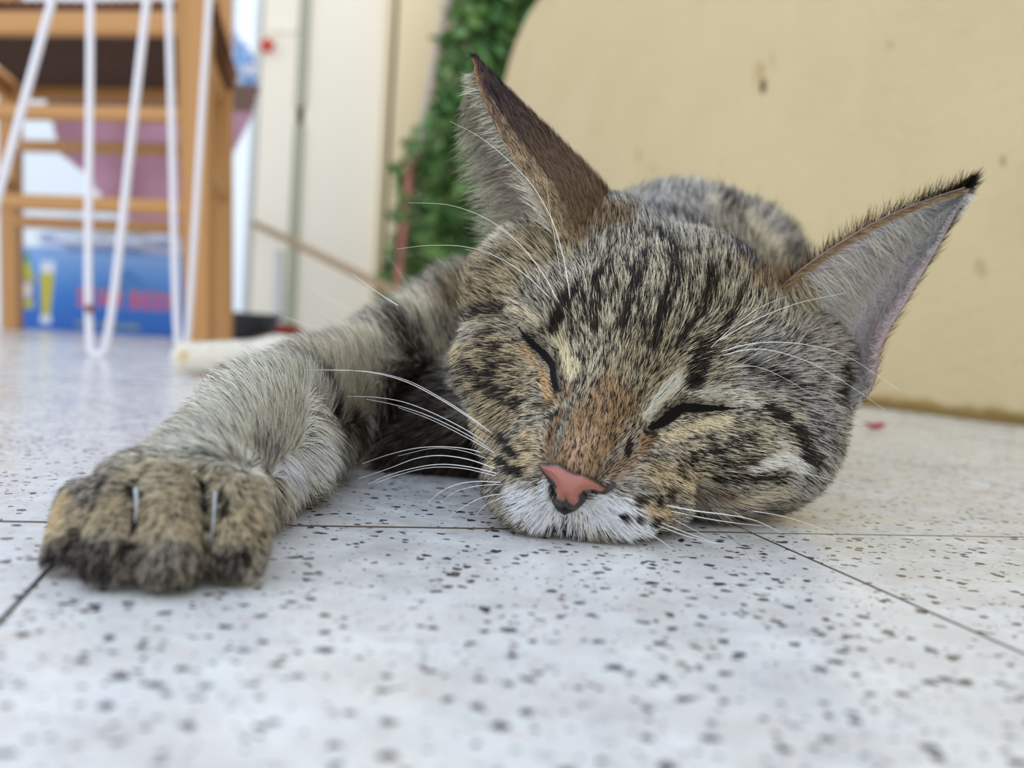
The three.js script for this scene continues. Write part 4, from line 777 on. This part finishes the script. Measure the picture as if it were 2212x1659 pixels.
{
  const PINK = rgb(186, 150, 148), DEEP = rgb(140, 74, 66), SLATE = rgb(92, 78, 80), EBR = rgb(112, 92, 66), EDARK = rgb(44, 40, 44), PALE = rgb(226, 222, 214), WH = rgb(246, 244, 240), TIP = rgb(30, 27, 28), GOLD = rgb(150, 112, 56);
  // far right of the head: opening towards the camera
  const e1 = ear([[1650, 655, 0.272], [1724, 586, 0.270], [1800, 532, 0.269], [1900, 474, 0.269], [2000, 432, 0.270], [2084, 404, 0.272]],
    [[1740, 760, 0.292], [1806, 690, 0.296], [1866, 620, 0.294], [1944, 540, 0.288], [2022, 466, 0.280], [2090, 403, 0.2730]],
    [[1806, 905, 0.273], [1880, 846, 0.272], [1906, 744, 0.273], [1964, 640, 0.273], [2034, 518, 0.273], [2094, 405, 0.2735]], 1,
    (u, v) => mixc(mixc(DEEP, rgb(226, 190, 188), v * 3.2), rgb(222, 208, 210), v * 1.1 - 0.2), (u, v) => mixc(EBR, EDARK, v * 1.3 - 0.3), [
      { n: 6500, side: 1, u: [0, 0.75], v: [0.02, 0.97], lift: 16, end: 0.2, len: (u, v) => 0.0085 * (1.15 - v * 0.7), dir: (u, v) => [0.85, 0.55], col: (u, v, r) => (r() < 0.12 ? rgb(110, 102, 104) : r() < 0.7 ? WH : rgb(222, 212, 208)), w: 0.00012, root: 0.95 },
      { n: 2400, side: 1, u: [0.25, 0.9], v: [0.08, 0.92], lift: 20, end: 0.1, len: (u, v) => 0.009 * (1.2 - v * 0.7), dir: () => [0.9, -0.2], col: (u, v, r) => (r() < 0.08 ? rgb(110, 102, 104) : WH), w: 0.00011, root: 0.98, mess: 0.7, skip: (u, v, r) => r() < 0.25 },
      { n: 800, side: 1, u: [0.0, 0.5], v: [0.0, 0.75], lift: 34, end: 0.35, len: (u, v) => 0.019 * (1 - v * 0.7), dir: () => [0.9, 0.05], col: (u, v, r) => rgb(232, 226, 206), w: 0.00013, root: 0.9, mess: 0.6 },
      { n: 1500, side: 1, u: [0.0, 0.16], v: [-0.0, 0.22], lift: 30, end: 0.5, len: () => 0.011, dir: () => [0.8, -0.4], col: (u, v, r) => (r() < 0.35 ? rgb(96, 84, 68) : rgb(214, 200, 164)), root: 0.8 },
      { n: 3200, side: 1, u: [0.8, 1], v: [0.0, 0.97], lift: 26, end: 0.7, len: (u, v) => 0.0050 * (1.3 - v * 0.6), dir: (u, v) => [1, 0.2], col: (u, v, r) => WH, root: 0.9 },
      { n: 2400, side: 1, u: [0, 0.03], v: [0.0, 0.97], lift: 34, len: (u, v) => 0.0030, dir: () => [-0.15, 0.7], col: (u, v, r) => (r() < 0.6 ? rgb(222, 200, 160) : rgb(170, 134, 90)), root: 0.9, mess: 1.1 },
      { n: 2200, side: 1, u: [0.82, 1], v: [0.0, 0.22], lift: 40, len: () => 0.007, dir: () => [0.2, -0.4], col: (u, v, r) => rgb(232, 226, 212), root: 0.9 },
      { n: 7000, side: -1, u: [0, 1], v: [0.0, 1], lift: 26, len: (u, v) => 0.0042, dir: () => [-0.05, 1], col: (u, v, r) => (r() < 0.5 ? mixc(GOLD, TIP, v * 1.2 - 0.2) : mixc(EBR, TIP, v)) },
      { n: 900, side: -1, u: [0, 0.08], v: [0.0, 1], lift: 44, end: 0.8, len: (u, v) => 0.0050, dir: () => [-0.5, 0.8], col: (u, v, r) => (r() < 0.65 ? TIP : GOLD), mess: 0.7 },
      { n: 170, side: -1, u: [0, 1], v: [0.95, 1], lift: 6, end: 0.4, len: () => 0.0058, dir: () => [0, 1], col: () => TIP, mess: 0.5 },
      { n: 90, side: 1, u: [0, 1], v: [0.95, 1], lift: 6, end: 0.4, len: () => 0.0058, dir: () => [0, 1], col: () => TIP, mess: 0.5 },
    ]);
  e1.userData.label = 'ear open towards the viewer, lined with white hairs';
  // other ear: seen from behind, opening to the side
  const e2 = ear([[1200, 520, 0.266], [1168, 436, 0.263], [1110, 342, 0.262], [1068, 268, 0.263], [1038, 196, 0.265], [1026, 138, 0.268]],
    [[1345, 520, 0.284], [1292, 408, 0.281], [1200, 308, 0.280], [1130, 240, 0.277], [1068, 176, 0.273], [1027, 136, 0.2690]],
    [[1090, 560, 0.294], [1062, 480, 0.295], [1030, 380, 0.292], [1012, 300, 0.287], [1014, 215, 0.279], [1025, 138, 0.2700]], -1,
    (u, v) => mixc(PINK, rgb(150, 140, 138), v), (u, v) => mixc(mixc(EBR, rgb(96, 76, 70), v * 2), rgb(56, 48, 52), v * 1.6 - 0.6), [
      { n: 17000, side: -1, u: [0.0, 1], v: [0.0, 1], lift: 22, len: (u, v) => 0.0034 * (1.35 - v * 0.6), dir: () => [-0.12, 1], col: (u, v, r) => (r() < 0.55 ? mixc(rgb(150, 124, 90), rgb(96, 78, 78), v * 1.5) : mixc(rgb(104, 84, 64), rgb(50, 44, 50), v * 1.4)) },
      { n: 2600, side: -1, u: [0, 0.07], v: [0.0, 0.95], lift: 14, len: () => 0.0030, dir: () => [-0.2, 1], col: (u, v, r) => mixc(rgb(226, 204, 166), rgb(176, 130, 92), v * 1.3 - 0.2), root: 0.9 },
      { n: 2600, side: 1, u: [0.03, 0.45], v: [0.02, 0.92], lift: 62, end: 0.75, len: (u, v) => 0.0105 * (1.2 - v * 0.75), dir: () => [-0.35, 0.55], col: (u, v, r) => (r() < 0.3 ? rgb(120, 112, 96) : rgb(222, 216, 192)), w: 0.00012, root: 0.8, mess: 0.7, drop: 0.25 },
      { n: 3000, side: 1, u: [0.5, 1], v: [0.02, 0.92], lift: 34, end: 0.9, len: (u, v) => 0.0085 * (1.2 - v * 0.7), dir: () => [0.8, 0.2], col: (u, v, r) => (r() < 0.35 ? rgb(118, 112, 98) : rgb(216, 212, 190)), w: 0.00013, root: 0.8, mess: 0.8, drop: 0.2 },
      { n: 900, side: 1, u: [0.9, 1], v: [0.0, 0.97], lift: 20, end: 0.9, len: (u, v) => 0.0075 * (1.2 - v * 0.8), dir: () => [1, 0.1], col: (u, v, r) => rgb(214, 210, 186), mess: 0.9, drop: 0.25 },
      { n: 2200, side: 1, u: [0.0, 0.4], v: [0.0, 0.25], lift: 30, end: 0.6, len: () => 0.009, dir: () => [-0.2, 0.8], col: (u, v, r) => rgb(226, 218, 196), mess: 0.6 },
      { n: 120, side: -1, u: [0, 1], v: [0.955, 1], lift: 6, end: 0.3, len: () => 0.0034, dir: () => [0, 1], col: () => TIP },
    ]);
  e2.userData.label = 'ear seen from its dark brown back, pale tufts at the opening';
}
// --- whiskers: each one its own strand, [points], root radius in mm, share of dark root
const whiskerMat = new THREE.MeshStandardMaterial({ vertexColors: true, roughness: 0.3 });
function whisker(pts, r0 = 0.16, dark = 0, d1 = 0, name = 'whisker') {
  const root = hit(...pts[0]) ?? W(...pts[0], 0.25), n = pts.length;
  const P = pts.map(([x, y], i) => { if (!i) return root; const d = -root.z + d1 * (i / (n - 1)); const p = W(x, y, d); p.y = Math.max(p.y, 0.0006); return p; });
  const wht = rgb(244, 242, 236), blk = rgb(40, 34, 30);
  part(name, taperTube(catmull(P, 26), (f) => (r0 * 0.78 * (1 - f) + 0.025) / 1000, 0, 5, (f) => (f < dark ? blk : wht)), whiskerMat, cat);
}
for (const [p, r, k, d] of [
  [[[1062, 935], [1000, 893], [950, 862], [880, 826], [810, 806], [730, 799], [655, 800]], 0.19, 0, -0.005], [[[1066, 938], [1004, 892], [948, 857], [880, 822], [800, 803], [700, 800]], 0.13, 0, -0.004],
  [[[1092, 962], [1030, 922], [985, 892], [940, 868], [905, 850]], 0.11, 1.1, -0.002], [[[1060, 962], [1000, 925], [930, 890], [870, 868], [810, 858], [748, 856]], 0.16, 0, -0.004],
  [[[1064, 972], [1000, 934], [920, 896], [850, 874], [790, 862]], 0.15, 0, -0.003], [[[1068, 978], [1002, 942], [930, 906], [860, 880]], 0.12, 0, -0.003],
  [[[1078, 992], [1020, 972], [960, 965], [900, 968], [840, 982], [782, 1002]], 0.13, 0.12, -0.004], [[[1072, 998], [1000, 974], [940, 968], [860, 985]], 0.08, 0.1, 0.002],
  [[[1070, 1012], [1010, 992], [950, 984], [900, 990], [840, 1012], [775, 1034]], 0.15, 0, -0.004], [[[1072, 1022], [1010, 1008], [950, 1003], [890, 1012], [830, 1030], [795, 1046]], 0.14, 0, -0.004],
  [[[1070, 1028], [1000, 1012], [930, 1010], [860, 1026], [810, 1044]], 0.1, 0, -0.003], [[[1082, 1042], [1030, 1040], [985, 1047], [948, 1065], [925, 1086]], 0.12, 0, -0.006], [[[1086, 1046], [1030, 1050], [985, 1062], [950, 1085]], 0.08, 0, -0.005],
  [[[1088, 1066], [1040, 1075], [1000, 1096], [970, 1116]], 0.1, 0, -0.008], [[[1095, 1070], [1050, 1090], [1030, 1110]], 0.07, 0, -0.006],
  [[[985, 742], [930, 740], [870, 735], [808, 722]], 0.12, 0, 0.02], [[[1000, 872], [940, 864], [880, 866], [820, 880]], 0.08, 0, 0.02],
  [[[1428, 1086], [1500, 1092], [1570, 1098], [1640, 1106], [1710, 1120], [1785, 1146]], 0.17, 0.56, -0.004], [[[1440, 1092], [1505, 1104], [1570, 1112], [1630, 1124], [1692, 1152]], 0.22, 0, -0.012],
  [[[1450, 1104], [1520, 1119], [1590, 1130], [1668, 1138]], 0.17, 0, -0.012], [[[1425, 1128], [1470, 1146], [1520, 1164], [1562, 1182]], 0.13, 0, -0.006], [[[1418, 1134], [1460, 1150], [1510, 1166], [1560, 1176]], 0.12, 0, -0.006],
  [[[1392, 1146], [1425, 1166], [1455, 1188]], 0.12, 0, -0.005], [[[1452, 1120], [1490, 1140], [1530, 1160]], 0.1, 0, -0.006], [[[1722, 1018], [1770, 1030], [1835, 1048]], 0.13, 0, -0.01], [[[1446, 1096], [1530, 1130], [1600, 1180], [1625, 1222]], 0.05, 1.1, -0.02],
]) whisker(p, r, k, d);
for (const [p, r, d] of [
  [[[1232, 646], [1218, 560], [1190, 470], [1146, 396], [1080, 330], [1030, 292], [972, 262]], 0.13, 0.0], [[[1208, 654], [1165, 580], [1115, 520], [1050, 472], [970, 443], [882, 438]], 0.13, 0.0], [[[1190, 646], [1140, 598], [1080, 558], [1010, 534], [930, 530], [856, 538]], 0.12, 0.0],
  [[[1212, 596], [1196, 500], [1184, 430], [1180, 378]], 0.08, -0.01], [[[1534, 752], [1585, 705], [1642, 664], [1700, 640]], 0.1, 0.004], [[[1548, 738], [1630, 692], [1720, 656], [1826, 633]], 0.11, 0.006], [[[1556, 760], [1615, 744], [1682, 739], [1750, 746], [1826, 768], [1946, 846]], 0.14, 0.0],
  [[[1560, 768], [1605, 757], [1654, 755], [1752, 784], [1840, 836], [1912, 886]], 0.14, 0.0], [[[1566, 796], [1600, 791], [1638, 793], [1700, 820], [1762, 858]], 0.09, 0.0], [[[1270, 600], [1278, 640], [1290, 690]], 0.07, -0.004],
]) whisker(p, r, 0, d, 'brow_whisker');
for (const p of [[[820, 715], [760, 670], [700, 640], [640, 600]], [[760, 740], [700, 712], [630, 690], [560, 660]], [[900, 640], [870, 600], [845, 560]], [[860, 660], [810, 628], [760, 590]]]) whisker(p, 0.1, 0, 0.01, 'guard_hair');
// --- claws
for (const [p, r] of [[[[306, 1066], [309, 1085], [309, 1110], [305, 1134]], 0.48], [[[474, 1074], [472, 1105], [470, 1140], [465, 1176]], 0.44]]) {
  const P = p.map(([x, y]) => { const q = hit(x, y), g = grad(q, V()); return q.addScaledVector(g, 0.0013); });
  part('claw', taperTube(catmull(P, 12), (f) => r * (1 - f * 0.85) / 1000, 0, 8), new THREE.MeshPhysicalMaterial({ color: '#9aa0a2', roughness: 0.3, clearcoat: 0.5 }), cat).userData.label = 'pale hooked claw';
}
renderer.render(scene, camera);
